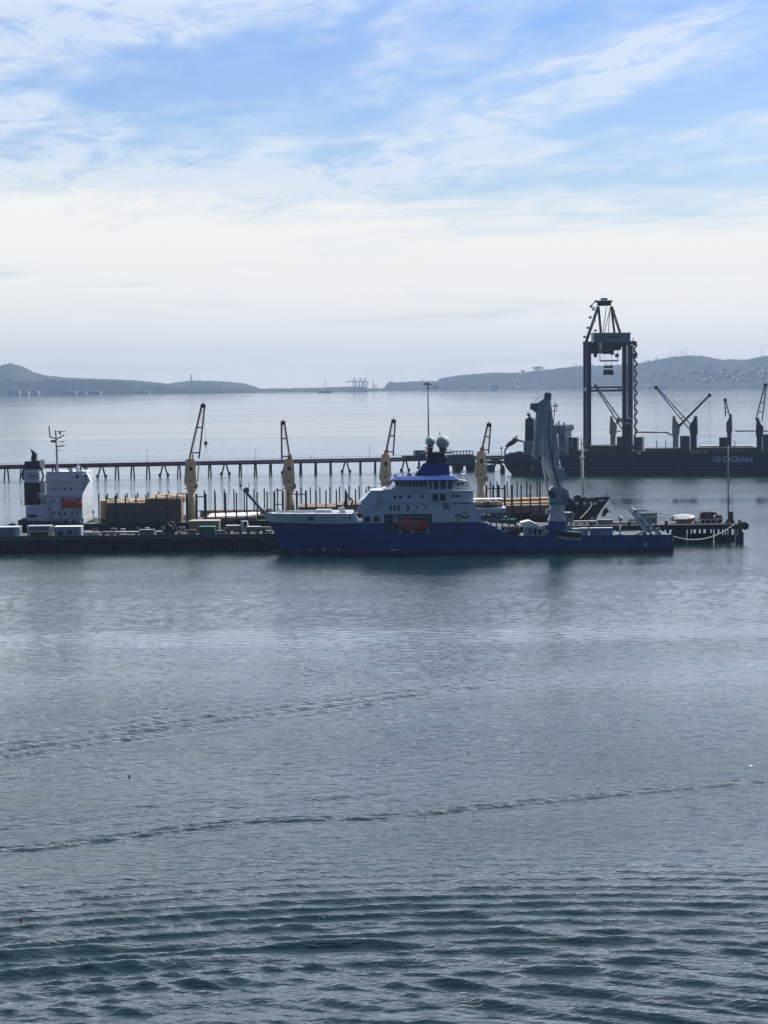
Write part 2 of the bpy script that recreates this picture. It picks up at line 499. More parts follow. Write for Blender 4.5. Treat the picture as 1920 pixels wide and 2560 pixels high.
def landmat(name, c1, c2, c3, sc=0.004):
    m = bpy.data.materials.new(name); m.use_nodes = True
    t = NT(m.node_tree)
    geo = t.new('ShaderNodeNewGeometry'); pos = geo.outputs['Position']
    n1 = t.noise(t.mapping(pos, sc=(1, 0.35, 1.5)), sc, 6.0, 0.65)
    n2 = t.noise(t.mapping(pos, sc=(1, 0.3, 2)), sc * 6, 5.0, 0.7)
    c = t.mix(t.smooth(n1, 0.42, 0.60), c1, c2)
    c = t.mix(t.math('MULTIPLY', t.smooth(n2, 0.54, 0.68), 0.7), c, c3)
    p = t.new('ShaderNodeBsdfPrincipled'); t.l.new(c, p.inputs['Base Color']); p.inputs['Roughness'].default_value = 0.9
    p.inputs['Specular IOR Level'].default_value = 0.1
    o = t.new('ShaderNodeOutputMaterial'); t.l.new(p.outputs[0], o.inputs[0])
    return m
M_hillfar = landmat('scrub hillside', (0.045, 0.055, 0.042), (0.075, 0.082, 0.062), (0.12, 0.12, 0.10))
M_hilltown = landmat('wooded hillside with clearings', (0.035, 0.042, 0.036), (0.055, 0.058, 0.050), (0.15, 0.125, 0.11), 0.006)
M_wood = landmat('dark woodland', (0.018, 0.026, 0.018), (0.026, 0.034, 0.022), (0.06, 0.065, 0.045), 0.008)
M_flat = landmat('flat shore land', (0.08, 0.08, 0.06), (0.05, 0.06, 0.04), (0.25, 0.24, 0.20), 0.008)
ALT = [(-420, 930), (-200, 925), (0, 914), (26, 906), (46, 912), (87, 931), (116, 938), (174, 944), (324, 950), (417, 959), (475, 952), (540, 953), (608, 958), (642, 969), (656, 979)]
land('hills', ALT, 10700, 12400, 13500, 'distant hazy blue headland rising to a rounded peak on the left horizon', M_hillfar, 3, rough_amp=0.45)
land('wooded_shore', [(-420, 955), (0, 954), (60, 951), (90, 954), (120, 950), (190, 949), (250, 953), (290, 952), (330, 959), (345, 966), (400, 963), (440, 970), (520, 972), (600, 975), (650, 980)], 10300, 10900, 11400,
     'dark low wooded shore in front of the left headland', M_wood, 17, rough_amp=0.3)
land('low_shore', [(600, 974), (680, 972), (760, 971), (820, 969.5), (868, 967), (905, 967), (925, 972), (960, 972), (1010, 972)], 10500, 11000, 12000,
     'flat low spit of land across the mouth of the bay', M_flat, 23, nu=160)
RT = [(955, 977), (966, 962), (977, 957), (1010, 955), (1035, 953), (1092, 953), (1100, 946), (1162, 936), (1232, 931), (1300, 931), (1400, 920), (1440, 915), (1539, 912), (1590, 908), (1654, 896), (1689, 889), (1753, 889), (1805, 898), (1863, 898), (1909, 889), (1990, 884), (2150, 880), (2400, 890)]
HR = land('hills', RT, 10400, 12600, 13800, 'distant hazy blue hills dotted with houses across the right of the bay', M_hilltown, 31, nu=560, rough_amp=0.40)

# ---------------------------------------------------------------- paints
P_blue = mat('dark blue ship paint', (0.008, 0.050, 0.245), 0.42, var=0.22, scale=0.25, stain=(0.012, 0.035, 0.13), stain_amt=0.25, streak=True)
P_white = mat('white ship paint', (0.62, 0.66, 0.72), 0.45, var=0.07, scale=0.3, stain=(0.42, 0.40, 0.37), stain_amt=0.18, streak=True)
P_white2 = mat('off white paint', (0.60, 0.60, 0.58), 0.5, var=0.12, scale=0.5, stain=(0.35, 0.28, 0.2), stain_amt=0.3, streak=True)
P_greyc = mat('pale grey crane paint', (0.40, 0.44, 0.47), 0.45, var=0.10, scale=0.4, stain=(0.22, 0.22, 0.21), stain_amt=0.3, streak=True)
P_boom = mat('blue grey crane boom paint', (0.60, 0.64, 0.66), 0.45, var=0.10, scale=0.4, stain=(0.17, 0.18, 0.19), stain_amt=0.3, streak=True)
P_ram_sun = mat('cream ram paint with sunlit tone', (0.80, 0.78, 0.70), 0.5, var=0.06)  # cream paint, lightened to carry the rams' sunlit side
P_tan = mat('cream crane paint', (0.66, 0.53, 0.35), 0.6, var=0.14, scale=0.4, stain=(0.22, 0.10, 0.05), stain_amt=0.35, streak=True)
P_red = mat('red brown crane paint', (0.28, 0.155, 0.10), 0.55, var=0.25, scale=0.8)
P_black = mat('black ship paint', (0.014, 0.017, 0.028), 0.42, var=0.3, scale=0.3, stain=(0.06, 0.04, 0.035), stain_amt=0.2, streak=True)
P_navy = mat('very dark navy paint', (0.016, 0.022, 0.048), 0.45, var=0.3, scale=0.3, stain=(0.05, 0.045, 0.05), stain_amt=0.25, streak=True)
P_boot = mat('red antifouling', (0.035, 0.02, 0.028), 0.7, var=0.3, scale=0.6)
P_deckg = mat('green grey deck paint', (0.11, 0.15, 0.12), 0.7, var=0.25, scale=0.6, stain=(0.14, 0.08, 0.05), stain_amt=0.35)
P_rust = mat('rusty steel', (0.11, 0.055, 0.035), 0.8, var=0.4, scale=1.0)
P_dark = mat('dark steel', (0.03, 0.033, 0.04), 0.55, var=0.3, scale=1.0)
P_glass = mat('dark window glass', (0.015, 0.025, 0.035), 0.12, var=0.1, scale=2.0)
P_orange = mat('orange red lifeboat shell', (0.55, 0.07, 0.03), 0.45, var=0.12, scale=1.0)
P_radome = mat('off white radome', (0.45, 0.51, 0.47), 0.5, var=0.05, scale=0.5)
P_green = mat('green painted steel', (0.02, 0.20, 0.09), 0.6, var=0.2, scale=1.0, stain=(0.1, 0.07, 0.04), stain_amt=0.2)
P_yellow = mat('yellow paint', (0.60, 0.42, 0.05), 0.6, var=0.2)
P_lime = mat('yellow green emblem paint', (0.35, 0.42, 0.10), 0.5, var=0.05)
P_grey = mat('mid grey steel', (0.20, 0.21, 0.22), 0.6, var=0.2, scale=1.0)
P_pale = mat('pale grey steel', (0.50, 0.52, 0.53), 0.5, var=0.12, scale=1.0)
P_brown = mat('brown tarpaulin', (0.17, 0.13, 0.10), 0.85, var=0.3, scale=1.5, bump=0.4)
P_tarp = mat('white tarpaulin', (0.80, 0.79, 0.75), 0.7, var=0.06, scale=1.5, bump=0.3)
P_rope = mat('pale mooring rope', (0.40, 0.39, 0.36), 0.9, var=0.1, scale=2)

# ================================================================ blue survey vessel
FB = Frame(960, 645.0, 0.0)
B = FB.root('research_ship', 'blue and white survey ship with two radomes and a tall grey folding crane', 'ship', at=(FB.s(1170), 10.5, 0))
BEAM = 21.0
def zb(px, py, dep=0.0): return FB.z(px, py, dep)
XS = lambda px, dep=0.0: FB.s(px, dep)
stern = XS(1682)
def stem(z):
    # stem position by height, from the outline of the bow
    zs = [-2.0, 0.3, 1.2, 2.0, 4.0, 6.0, 9.0, 11.7]
    xs = [XS(706, 10), XS(712, 10), XS(714, 10), XS(711, 10), XS(700, 10), XS(690, 10), XS(672, 10), XS(655, 10)]
    return float(np.interp(z, zs, xs))
def half(z, u):
    ue = float(np.interp(z, [-2, 0, 4, 9, 12], [0.36, 0.33, 0.26, 0.20, 0.165]))
    pw = float(np.interp(z, [-2, 0, 9, 12], [1.7, 1.8, 2.2, 2.4]))
    b = BEAM / 2 * (1 - (1 - min(1, u / ue)) ** pw)
    if u > 0.93: b *= 1 - 0.06 * ((u - 0.93) / 0.07) ** 2
    return b
us = [0, .004, .012, .025, .045, .07, .10, .13, .17, .21, .26, .32, .40, .5, .6, .7, .8, .88, .93, .97, 1.0]
def hull_section(zrows_fn, x_from=0.0, x_to=1.0, nz=9):
    """rings of hull points at each station: up the near side, across, down the far side"""
    rings = []
    for u in us:
        if u < x_from or u > x_to: continue
        z0, z1 = zrows_fn(u)
        near, far = [], []
        for k in range(nz):
            z = z0 + (z1 - z0) * k / (nz - 1)
            x = stem(z) + (stern - stem(z)) * u
            hb = max(half(z, u), 0.08)
            near.append((x, BEAM/2 - hb, z)); far.append((x, BEAM/2 + hb, z))
        rings.append(near + far[::-1])
    return rings
L_ = stern - stem(9)
def u_of(px): return (XS(px) - stem(6)) / (stern - stem(6))
zA, zLow = zb(1000, 1307), zb(1600, 1341)
def blue_top(u):
    return float(np.interp(u, [0, u_of(1203), u_of(1225), u_of(1285), u_of(1300), 1.0], [zA, zA, zA - .9, zLow + .2, zLow, zLow]))
us = sorted(us + [u_of(1187), u_of(1203), u_of(1225), u_of(1255), u_of(1285), u_of(1300), u_of(962), u_of(1077)])
h = MB().loft(hull_section(lambda u: (-2.0, blue_top(u))), cap=True, sm=False)
hull = part('hull', h, P_blue, B)
for px in range(1000, 1680, 34):
    zt_ = min(zA, blue_top(u_of(px))) - .05
    part('hull_seam', MB().box(XS(px), XS(px) + .07, -.012, .01, .9, zt_), P_navy, hull)
for py in (1333, 1353): part('hull_seam', MB().box(XS(1088 if py < 1340 else 960), XS(1250 if py < 1340 else 1660), -.012, .01, zb(1200, py), zb(1200, py) + .08), P_navy, hull)
rs_ = random.Random(2)
for k in range(16):
    px = rs_.uniform(985, 1670); z1 = rs_.uniform(1.6, min(zA, blue_top(u_of(px))) - .5)
    part('rust_run', MB().box(XS(px), XS(px) + rs_.uniform(.12, .35), -.014, .01, max(.95, z1 - rs_.uniform(.6, 2.2)), z1), mat('dull rust streak', (.045, .035, .05), .8), hull)
bt = MB()
for sgn in (1,):
    for i in range(len(us) - 1):
        u0, u1 = us[i], us[i+1]
        a, b_ = [], []
        for u in (u0, u1):
            z0, z1 = -0.5, 0.9
            a.append([(stem(z) + (stern - stem(z)) * u, BEAM/2 - half(z, u) - 0.04, z) for z in (z0, z1)])
        b0 = len(bt.v); bt.v += [a[0][0], a[1][0], a[1][1], a[0][1]]; bt.f.append([b0, b0+1, b0+2, b0+3])
part('boot_topping', bt, P_boot, hull)
# bulb just awash below the stem
bb = MB().ball((XS(704, 10), 10.5, -0.15), 1.0, 4.2, 1.5, 1.25)
part('bulbous_bow', bb, P_boot, hull)
# white upper hull of the bow
wtop = lambda u: float(np.interp(u, [0, u_of(720), u_of(905), 0.3], [zb(662, 1284, 10), zb(760, 1286), zb(905, 1285), zb(905, 1285)]))
uw = u_of(908)
us2 = us; us = sorted([u for u in us if u < uw] + [uw])
part('bow_bulwark', MB().loft(hull_section(lambda u: (zA, wtop(u)), nz=6)), P_white, B)
rl = MB()
for k, z in ((0, 0.45), (1, 0.9)):
    pts = [(stem(wtop(u)) + (stern - stem(wtop(u))) * u, BEAM/2 - half(wtop(u), u) + .25, wtop(u) + z) for u in us]
    rl.path(pts, 0.06)
for i in range(34):
    u = uw * (i + .5) / 34; zt = wtop(u); x = stem(zt) + (stern - stem(zt)) * u
    rl.beam((x, BEAM/2 - half(zt, u) + .25, zt), (x, BEAM/2 - half(zt, u) + .25, zt + .95), .09)
part('railing', rl, P_white, B)
# dark slot and rubbing strake marks in the bow plating
def patch_(px0, px1, py0, py1, dep=-0.06, th=0.12):
    x0, z1 = FB.P(px0, py0, dep); x1, z0 = FB.P(px1, py1, dep)
    return MB().box(x0, x1, dep, dep + th, z0, z1)
def bowpatch(px0, px1, py0, py1, m, name, root=B):
    """plate following the curved bow side"""
    q = MB(); n = 6; pts = []
    for i in range(n + 1):
        px = px0 + (px1 - px0) * i / n
        row = []
        for py in (py1, py0):
            dep = 3.0
            for _ in range(6):
                x, z = FB.P(px, py, dep); u = (x - stem(z)) / (stern - stem(z)); dep = BEAM/2 - half(z, max(u, 0.001)) - 0.05
            row.append((x, dep, z))
        pts.append(row)
    for i in range(n):
        b0 = len(q.v); q.v += [pts[i][0], pts[i+1][0], pts[i+1][1], pts[i][1]]; q.f.append([b0, b0+1, b0+2, b0+3])
    return part(name, q, m, root)
bowpatch(771, 784, 1293, 1300, P_dark, 'fairlead_opening')
bowpatch(862, 865, 1293, 1297, P_dark, 'fairlead_opening'); bowpatch(873, 877, 1291, 1301, P_dark, 'fairlead_opening')
bowpatch(672, 868, 1300, 1301.6, P_greyc, 'rubbing_strake')
bowpatch(662, 905, 1284.5, 1286.5, P_navy, 'deck_edge_stripe')
bowpatch(672, 905, 1312.5, 1314.5, P_navy, 'paint_edge_stripe')
for px in (747, 775, 810, 847): bowpatch(px - 3, px + 3, 1370, 1377, P_pale, 'thruster_mark')
# faint lettering-like name strip is too small to read: a row of weld-high bars
for k in range(9): bowpatch(802 + k * 4.4, 804.6 + k * 4.4, 1292.5, 1296.5, P_greyc, 'hull_marking')
us = us2
# flush midships house side with the lifeboat recess
hs = MB()
D0, D1 = 0.0, BEAM
x905, x962, x1077, x1187, x1203, x1262 = [XS(p) for p in (905, 962, 1077, 1187, 1203, 1265)]
zt1 = zb(1000, 1257); zrt = zb(1000, 1287.5); zrb = zb(1000, 1331)
zlft = zb(905, 1285)
hs.box(x905, x962, D0, D1, zA, zlft)
hs.prism([(XS(890), zlft), (XS(925), zt1), (x962, zt1), (x962, zlft)], D0 + .003, D1 - .003)
hs.box(x962, x1077, D0, D1, zrt, zt1)
hs.box(x962, x1077, 4.6, D1 - 4.6, zA, zrt)
hs.box(x1077, x1187, D0, D1, zA, zt1)
hs.prism([(x1187, zt1), (x1187, zb(1187, 1283)), (x1187, zA), (XS(1203), zA), (XS(1201), zb(1201, 1290)), (XS(1215), zb(1215, 1283)), (x1262, zb(1262, 1281)), (x1262, zb(1262, 1270)), (XS(1192), zb(1192, 1271)), (XS(1188.5), zb(1188, 1256))], D0, D1)
house = part('main_house', hs, P_white, B)
# recess lining cut visually into the blue: a dark box let into the hull side
rc = MB()
rc.box(x962 + .05, x1077 - .05, -0.05, 0.02, zrb, zA)
part('boat_bay_floor', MB().box(x962, x1077, -0.02, 4.5, zrb - .25, zrb), P_deckg, B)
bayb = MB().box(x962, XS(978), -0.03, 0.4, zrb, zA + .02).box(XS(982), XS(995), 0.5, 0.9, zrb, zrt)
part('boat_bay_panel', bayb, P_pale, B)
dk = MB().box(x962 + .02, x1077 - .02, -0.035, 0.01, zrb, zA - .01)
part('boat_bay_wall', dk, P_navy, B)
part('boat_bay_edge', MB().box(x962 - .25, x962, -.05, .3, zrb, zrt + .2).box(x962, x1077, -.05, .3, zrt, zrt + .22).box(x1077, x1077 + .25, -.05, .3, zrb, zrt + .2), P_navy, B)
for px in (999, 1030, 1068):
    part('boat_cradle', MB().prism([(XS(px - 3), zrb), (XS(px + 4), zrb), (XS(px + 1), zrb + 1.1), (XS(px - 1), zrb + 1.1)], -0.9, -0.2), P_pale, B)
part('davit', MB().box(XS(988), XS(1072), -.6, 2.5, zrt - .75, zrt - .25), P_grey, B)
# windows on the flush side
def win(px0, px1, py0, py1, dep=0.0, m=P_glass, name='window', frame=True, root=B):
    x0, z1 = FB.P(px0, py0, dep); x1, z0 = FB.P(px1, py1, dep)
    o = part(name, MB().box(x0, x1, dep - .05, dep + .05, z0, z1), m, root)
    if frame:
        f = MB(); t_ = .09
        f.box(x0 - t_, x1 + t_, dep - .07, dep + .04, z1, z1 + t_).box(x0 - t_, x1 + t_, dep - .07, dep + .04, z0 - t_, z0)
        f.box(x0 - t_, x0, dep - .07, dep + .04, z0, z1).box(x1, x1 + t_, dep - .07, dep + .04, z0, z1)
        part('window_frame', f, P_pale, o)
    return o
win(911, 926, 1292, 1305); win(934, 949, 1291, 1304)
for a, b_, c_, d_ in ((974, 979, 1263, 1277), (984, 989, 1263, 1277), (994, 999, 1263, 1277), (1018, 1023, 1263, 1277), (1039, 1043.5, 1264, 1270), (1063, 1067, 1263, 1270)):
    win(a, b_, c_, d_)
win(1107, 1123, 1258, 1273, m=P_grey, name='vent_grille'); win(1132, 1178, 1257.6, 1260, m=P_grey, name='vent_slot', frame=False)
# second tier
z2 = zb(1000, 1229)
d2 = 0.9
t2 = MB().prism([(XS(897), zt1), (XS(930), zb(930, 1229)), (XS(952), zb(952, 1229)), (XS(960), z2 + .6), (XS(1183), zb(1183, 1228) + .1), (XS(1184), zt1)], d2, BEAM - d2)
tier2 = part('upper_house', t2, P_white, B)
sl2 = MB().prism([(XS(888), zb(888, 1280)), (XS(922), zb(922, 1232)), (XS(948), zb(948, 1227)), (XS(938), zb(938, 1262)), (XS(918), zb(918, 1283))], -.35, 1.2)
part('bow_fairing', sl2, P_white, B)
part('fairing_rib', MB().beam((XS(937), -.45, zb(937, 1280)), (XS(962), -.45, zb(962, 1222)), .5, .3), P_greyc, B)
part('fairing_cap', MB().box(XS(925), XS(957), -.4, 6, zb(940, 1231), zb(940, 1226)), P_white, B)
part('deck_edge', MB().box(XS(952), XS(1184), d2 - .35, d2 - .02, zb(1060, 1230.5, d2), zb(1060, 1228, d2)).box(XS(930), XS(1186), -.3, -.01, zb(1060, 1258), zb(1060, 1256.3)), P_greyc, B)
for a, b_, c_, d_ in ((984, 992, 1239, 1246), (997, 1004, 1239, 1246), (1019, 1027, 1238, 1245), (1051, 1059, 1237, 1244), (1128, 1137, 1237, 1243), (1139, 1148, 1237, 1243)):
    win(a, b_, c_, d_, dep=d2)
win(1081, 1095, 1235, 1252, dep=d2); win(1100, 1114, 1235, 1252, dep=d2)
# bridge deck block and bridge
d3 = 1.6
b3 = MB().prism([(XS(965, d3), zb(965, 1228, d3)), (XS(990, d3), zb(990, 1217, d3)), (XS(1135, d3), zb(1135, 1216, d3)), (XS(1140, d3), zb(1140, 1228, d3))], d3, BEAM - d3)
part('bridge_base', b3, P_white, B)
wg = MB().prism([(XS(1066), zb(1066, 1232)), (XS(1070), zb(1070, 1223)), (XS(1128), zb(1128, 1222)), (XS(1126), zb(1126, 1232))], -.5, BEAM + .5)
part('bridge_wing_floor', wg, P_white, B)
gl = MB().prism([(XS(992, 2), zb(992, 1216, 2)), (XS(984, 2), zb(984, 1202, 2)), (XS(1078, 2), zb(1078, 1202, 2)), (XS(1078, 2), zb(1078, 1216, 2))], 1.9, BEAM - 1.9)
gb = part('bridge_windows', gl, P_glass, B)
gl2 = MB().prism([(XS(1072), zb(1072, 1223)), (XS(1066), zb(1066, 1202)), (XS(1140), zb(1140, 1202)), (XS(1130), zb(1130, 1223))], -.3, BEAM + .3)
gw = part('bridge_wing_windows', gl2, P_glass, B)
for i in range(9):
    px = 990 + i * 10; mu = MB().beam((XS(px + 1, 1.8), 1.82, zb(px, 1216, 1.8)), (XS(px - 3, 1.8), 1.82, zb(px, 1202, 1.8)), .32, .12); part('window_mullion', mu, P_white, gb)
for px, dx_ in ((1073, -5), (1083, -2), (1099, 0), (1116, 3), (1130, 6)): part('window_mullion', MB().beam((XS(px), -.36, zb(px, 1223)), (XS(px + dx_), -.36, zb(px, 1202)), .45, .14), P_white, gw)
rf = MB().loft([[(XS(976), -1, zb(976, 1203)), (XS(1146), -1, zb(1146, 1202)), (XS(1146), BEAM + 1, zb(1146, 1202)), (XS(976), BEAM + 1, zb(976, 1203))],
                [(XS(978), -1, zb(978, 1200)), (XS(1146), -1, zb(1146, 1199)), (XS(1146), BEAM + 1, zb(1146, 1199)), (XS(978), BEAM + 1, zb(978, 1200))],
                [(XS(990), 1.6, zb(990, 1192)), (XS(1135), 1.6, zb(1135, 1190)), (XS(1135), BEAM - 1.6, zb(1135, 1190)), (XS(990), BEAM - 1.6, zb(990, 1192))]])
part('bridge_roof', rf, P_blue, B)
zr = zb(1060, 1190)
tw = MB()
def tier(x0a, x1a, za, x0b, x1b, zb_, y0a, y1a, y0b, y1b):
    tw.loft([[(x0a, y0a, za), (x1a, y0a, za), (x1a, y1a, za), (x0a, y1a, za)], [(x0b, y0b, zb_), (x1b, y0b, zb_), (x1b, y1b, zb_), (x0b, y1b, zb_)]])
D_m = 6.5
X6 = lambda px: XS(px, D_m); Z6 = lambda px, py: zb(px, py, D_m)
tier(X6(1036), X6(1126), zr - .2, X6(1062), X6(1120), Z6(1090, 1158), D_m, D_m + 8, D_m + 1, D_m + 7)
mast = part('mast_house', tw, P_blue, B)
tw = MB()
tier(X6(1066), X6(1118), Z6(1090, 1158), X6(1070), X6(1112), Z6(1090, 1133), D_m + 1, D_m + 6, D_m + 1.5, D_m + 5.5)
tier(X6(1048), X6(1066), Z6(1056, 1178), X6(1058), X6(1068), Z6(1056, 1160), D_m + 1, D_m + 4, D_m + 1, D_m + 3)
part('mast', tw, P_navy, B)
pf = MB().box(X6(1062), X6(1132), D_m - 1, D_m + 8, Z6(1090, 1134), Z6(1090, 1130.5))
for px in range(1064, 1133, 9): pf.tube((X6(px), D_m - .9, Z6(px, 1131)), (X6(px), D_m - .9, Z6(px, 1124)), .06, n=5)
pf.tube((X6(1096), D_m - .9, Z6(1096, 1124)), (X6(1131), D_m - .9, Z6(1131, 1123)), .06, n=5)
part('radome_platform', pf, P_dark, B)
for cx, cy, r_ in ((1075.5, 1103.5, 12.6), (1107, 1105.5, 17.2)):
    x, z = FB.P(cx, cy, D_m + 3); r = r_ * .1145
    rd = part('radome', MB().ball((x, D_m + 3, z), r, nu=28, nv=18), P_radome, B)
    part('radome_foot', MB().tube((x, D_m + 3, Z6(cx, 1131)), (x, D_m + 3, z - r * .8), r * .45, r * .62, n=12), P_dark, rd)
part('radome_seam', MB().tube((X6(1064), D_m + .8, Z6(1064, 1120)), (X6(1086), D_m + .8, Z6(1086, 1120)), .2), P_dark, B)
for px, y0, y1 in ((1008, 1190, 1176), (1048, 1170, 1150), (1046, 1162, 1158), (1101, 1088, 1081), (1069, 1135, 1118), (1023, 1190, 1182)):
    part('antenna', MB().tube((X6(px), D_m, Z6(px, y0)), (X6(px), D_m, Z6(px, y1)), .14, n=5), P_dark, B)
part('searchlight', MB().ball((X6(989), D_m, Z6(989, 1189)), .45), P_dark, B)
part('roof_box', MB().box(X6(1018), X6(1030), D_m, D_m + 1.2, Z6(1024, 1190), Z6(1024, 1185)), P_dark, B)
part('radar_scanner', MB().box(X6(1043), X6(1049), D_m, D_m + .3, Z6(1046, 1172), Z6(1046, 1166)), P_dark, B)
part('light_rail', MB().path([(X6(990), 1.2, Z6(990, 1189)), (X6(1000), 1.2, Z6(1000, 1180)), (X6(1040), 1.2, Z6(1040, 1180))], .07), P_pale, B)
# funnel casings behind the bridge
fc = MB().prism([(XS(1130, 4), zb(1130, 1228, 4)), (XS(1134, 4), zb(1134, 1205, 4)), (XS(1150, 4), zb(1150, 1199, 4)), (XS(1168, 4), zb(1168, 1203, 4)), (XS(1183, 4), zb(1183, 1228, 4))], 3.5, 8)
part('funnel_casing', fc, P_pale, B)
part('funnel_top', MB().prism([(XS(1126, 3), zb(1126, 1188, 3)), (XS(1136, 3), zb(1136, 1190, 3)), (XS(1145, 3), zb(1145, 1203, 3)), (XS(1134, 3), zb(1134, 1203, 3))], 2.8, 7), P_white, B)
part('funnel_top', MB().prism([(XS(1155, 11), zb(1155, 1186, 11)), (XS(1165, 11), zb(1165, 1184, 11)), (XS(1181, 11), zb(1181, 1201, 11)), (XS(1168, 11), zb(1168, 1203, 11))], 11, 16), P_white, B)
part('funnel_louvre', MB().box(XS(1142, 3.4), XS(1150, 3.4), 3.35, 3.5, zb(1146, 1214, 3.4), zb(1146, 1207, 3.4)), P_dark, B)
part('funnel_louvre', MB().box(XS(1153, 3.4), XS(1159, 3.4), 3.35, 3.5, zb(1156, 1213, 3.4), zb(1156, 1206, 3.4)), P_dark, B)
gp = MB().path([(XS(1152, 8), 8, zb(1152, 1200, 8)), (XS(1153, 8), 8, zb(1153, 1180, 8)), (XS(1158, 8), 8, zb(1158, 1178, 8))], .16)
part('exhaust_pipe', gp, P_pale, B); gp = MB(); gp.path([(XS(1176, 2), 2, zb(1176, 1205, 2)), (XS(1186, 2), 2, zb(1186, 1213, 2)), (XS(1188, 2), 2, zb(1188, 1228, 2))], .12)
part('exhaust_pipe', gp, P_pale, B)
part('aft_rail', MB().path([(XS(1140, 1), 1, zb(1140, 1220, 1)), (XS(1183, 1), 1, zb(1183, 1221, 1)), (XS(1184, 1), 1, zb(1184, 1229, 1))], .09).path([(XS(1140, 1), 1, zb(1140, 1224, 1)), (XS(1183, 1), 1, zb(1183, 1225, 1))], .06), P_white, B)
# emblem: a dark wave between two discs
wv_ = MB(); pts = []
for i in range(25):
    t_ = i / 24; px = 1137 + 35 * t_; py = 1291 - 4.6 * math.sin(2 * math.pi * t_) - 2.2 * (t_ - .5) * 2 * .6
    x, z = FB.P(px, py); pts.append((x, z))
for i in range(24):
    (xa, za), (xb, zb2) = pts[i], pts[i+1]; n_ = Vector((-(zb2-za), xb-xa)).normalized() * .24
    wv_.v += [(xa-n_.x, -.05, za-n_.y), (xb-n_.x, -.05, zb2-n_.y), (xb+n_.x, -.05, zb2+n_.y), (xa+n_.x, -.05, za+n_.y)]
    q = len(wv_.v) - 4; wv_.f.append([q, q+1, q+2, q+3])
part('wave_emblem', wv_, P_navy, B)
for px, py in ((1162.5, 1281.5), (1146.5, 1299)):
    x, z = FB.P(px, py); part('disc_emblem', MB().tube((x, -.05, z), (x, .01, z), .62, n=24, sm=False), P_lime, B)
for k in range(4): part('hull_marking', patch_(1137, 1160 + 4 * (k % 2), 1313 + k * 4.6, 1315.4 + k * 4.6), P_navy, B)
part('boarding_light', patch_(976, 993, 1373, 1376.5), P_pale, B)
part('draught_mark', patch_(1611, 1617, 1356, 1366), P_pale, B)
for k in range(8): part('hull_marking', patch_(1645 + k * 3.9, 1647.4 + k * 3.9, 1351.5, 1355), mat('faded lettering', (0.10, 0.14, 0.24), .6), B)
part('transom_fender', MB().tube((stern + .1, .3, -.4), (stern + .1, .3, zLow), .18), P_dark, B)
# main deck plating and rail of the aft deck
part('aft_bulwark', MB().box(XS(1296), stern - .2, .05, .3, zLow - .02, zLow + .45), P_blue, B)
part('working_deck', MB().box(XS(1290), stern - .5, 1.2, BEAM - 1.2, zLow - .3, zLow - .02 + .06), P_deckg, B)
# folding crane: pedestal, slewing head, boom, jib, rams
K = MB().box(XS(1372, 3), XS(1415, 3), 3, 8.4, zLow, zb(1394, 1303, 3))
K.box(XS(1360, 2.6), XS(1376, 2.6), 2.6, 6, zLow, zb(1368, 1313, 2.6))
part('crane_pedestal', K, P_blue, B)
K = MB().loft([[(XS(1371, 3), 2.9, zb(1371, 1303, 3)), (XS(1416, 3), 2.9, zb(1416, 1303, 3)), (XS(1416, 3), 8.5, zb(1416, 1303, 3)), (XS(1371, 3), 8.5, zb(1371, 1303, 3))],
               [(XS(1376, 3), 3.2, zb(1376, 1292, 3)), (XS(1413, 3), 3.2, zb(1413, 1292, 3)), (XS(1413, 3), 8.2, zb(1413, 1292, 3)), (XS(1376, 3), 8.2, zb(1376, 1292, 3))],
               [(XS(1377, 3), 3.2, zb(1377, 1262, 3)), (XS(1412, 3), 3.2, zb(1412, 1262, 3)), (XS(1412, 3), 8.2, zb(1412, 1262, 3)), (XS(1377, 3), 8.2, zb(1377, 1262, 3))]])
kp = part('crane_column', K, P_white2, B)
part('service_platform', MB().box(XS(1366, 3), XS(1378, 3), 2.8, 6, zb(1370, 1284, 3), zb(1370, 1274, 3)), P_white2, kp)
part('service_platform', MB().box(XS(1411, 3), XS(1428, 3), 2.8, 6, zb(1420, 1284, 3), zb(1420, 1281, 3)), P_white2, kp)
K = MB().prism(FB.poly([(1374, 1259), (1372, 1228), (1380, 1218), (1402, 1216), (1420, 1226), (1424, 1240), (1418, 1259)], 3), 3.2, 8)
kh = part('crane_head', K, P_greyc, B)
part('operator_cab', MB().prism(FB.poly([(1374, 1244), (1374, 1228), (1387, 1228), (1388, 1246)], 2), 1.6, 3.3), P_glass, kh)
part('winch', MB().tube((XS(1412, 3), 3, zb(1412, 1246, 3)), (XS(1412, 3), 7.5, zb(1412, 1246, 3)), 1.0, n=14), P_grey, kh)
part('winch', MB().tube((XS(1400, 5), 4, zb(1400, 1222, 5)), (XS(1400, 5), 7, zb(1400, 1222, 5)), .8, n=12), P_grey, kh)
part('slewing_ring', MB().box(XS(1373, 2.7), XS(1417, 2.7), 2.8, 8.6, zb(1395, 1262, 3), zb(1395, 1257, 3)), P_grey, kh)
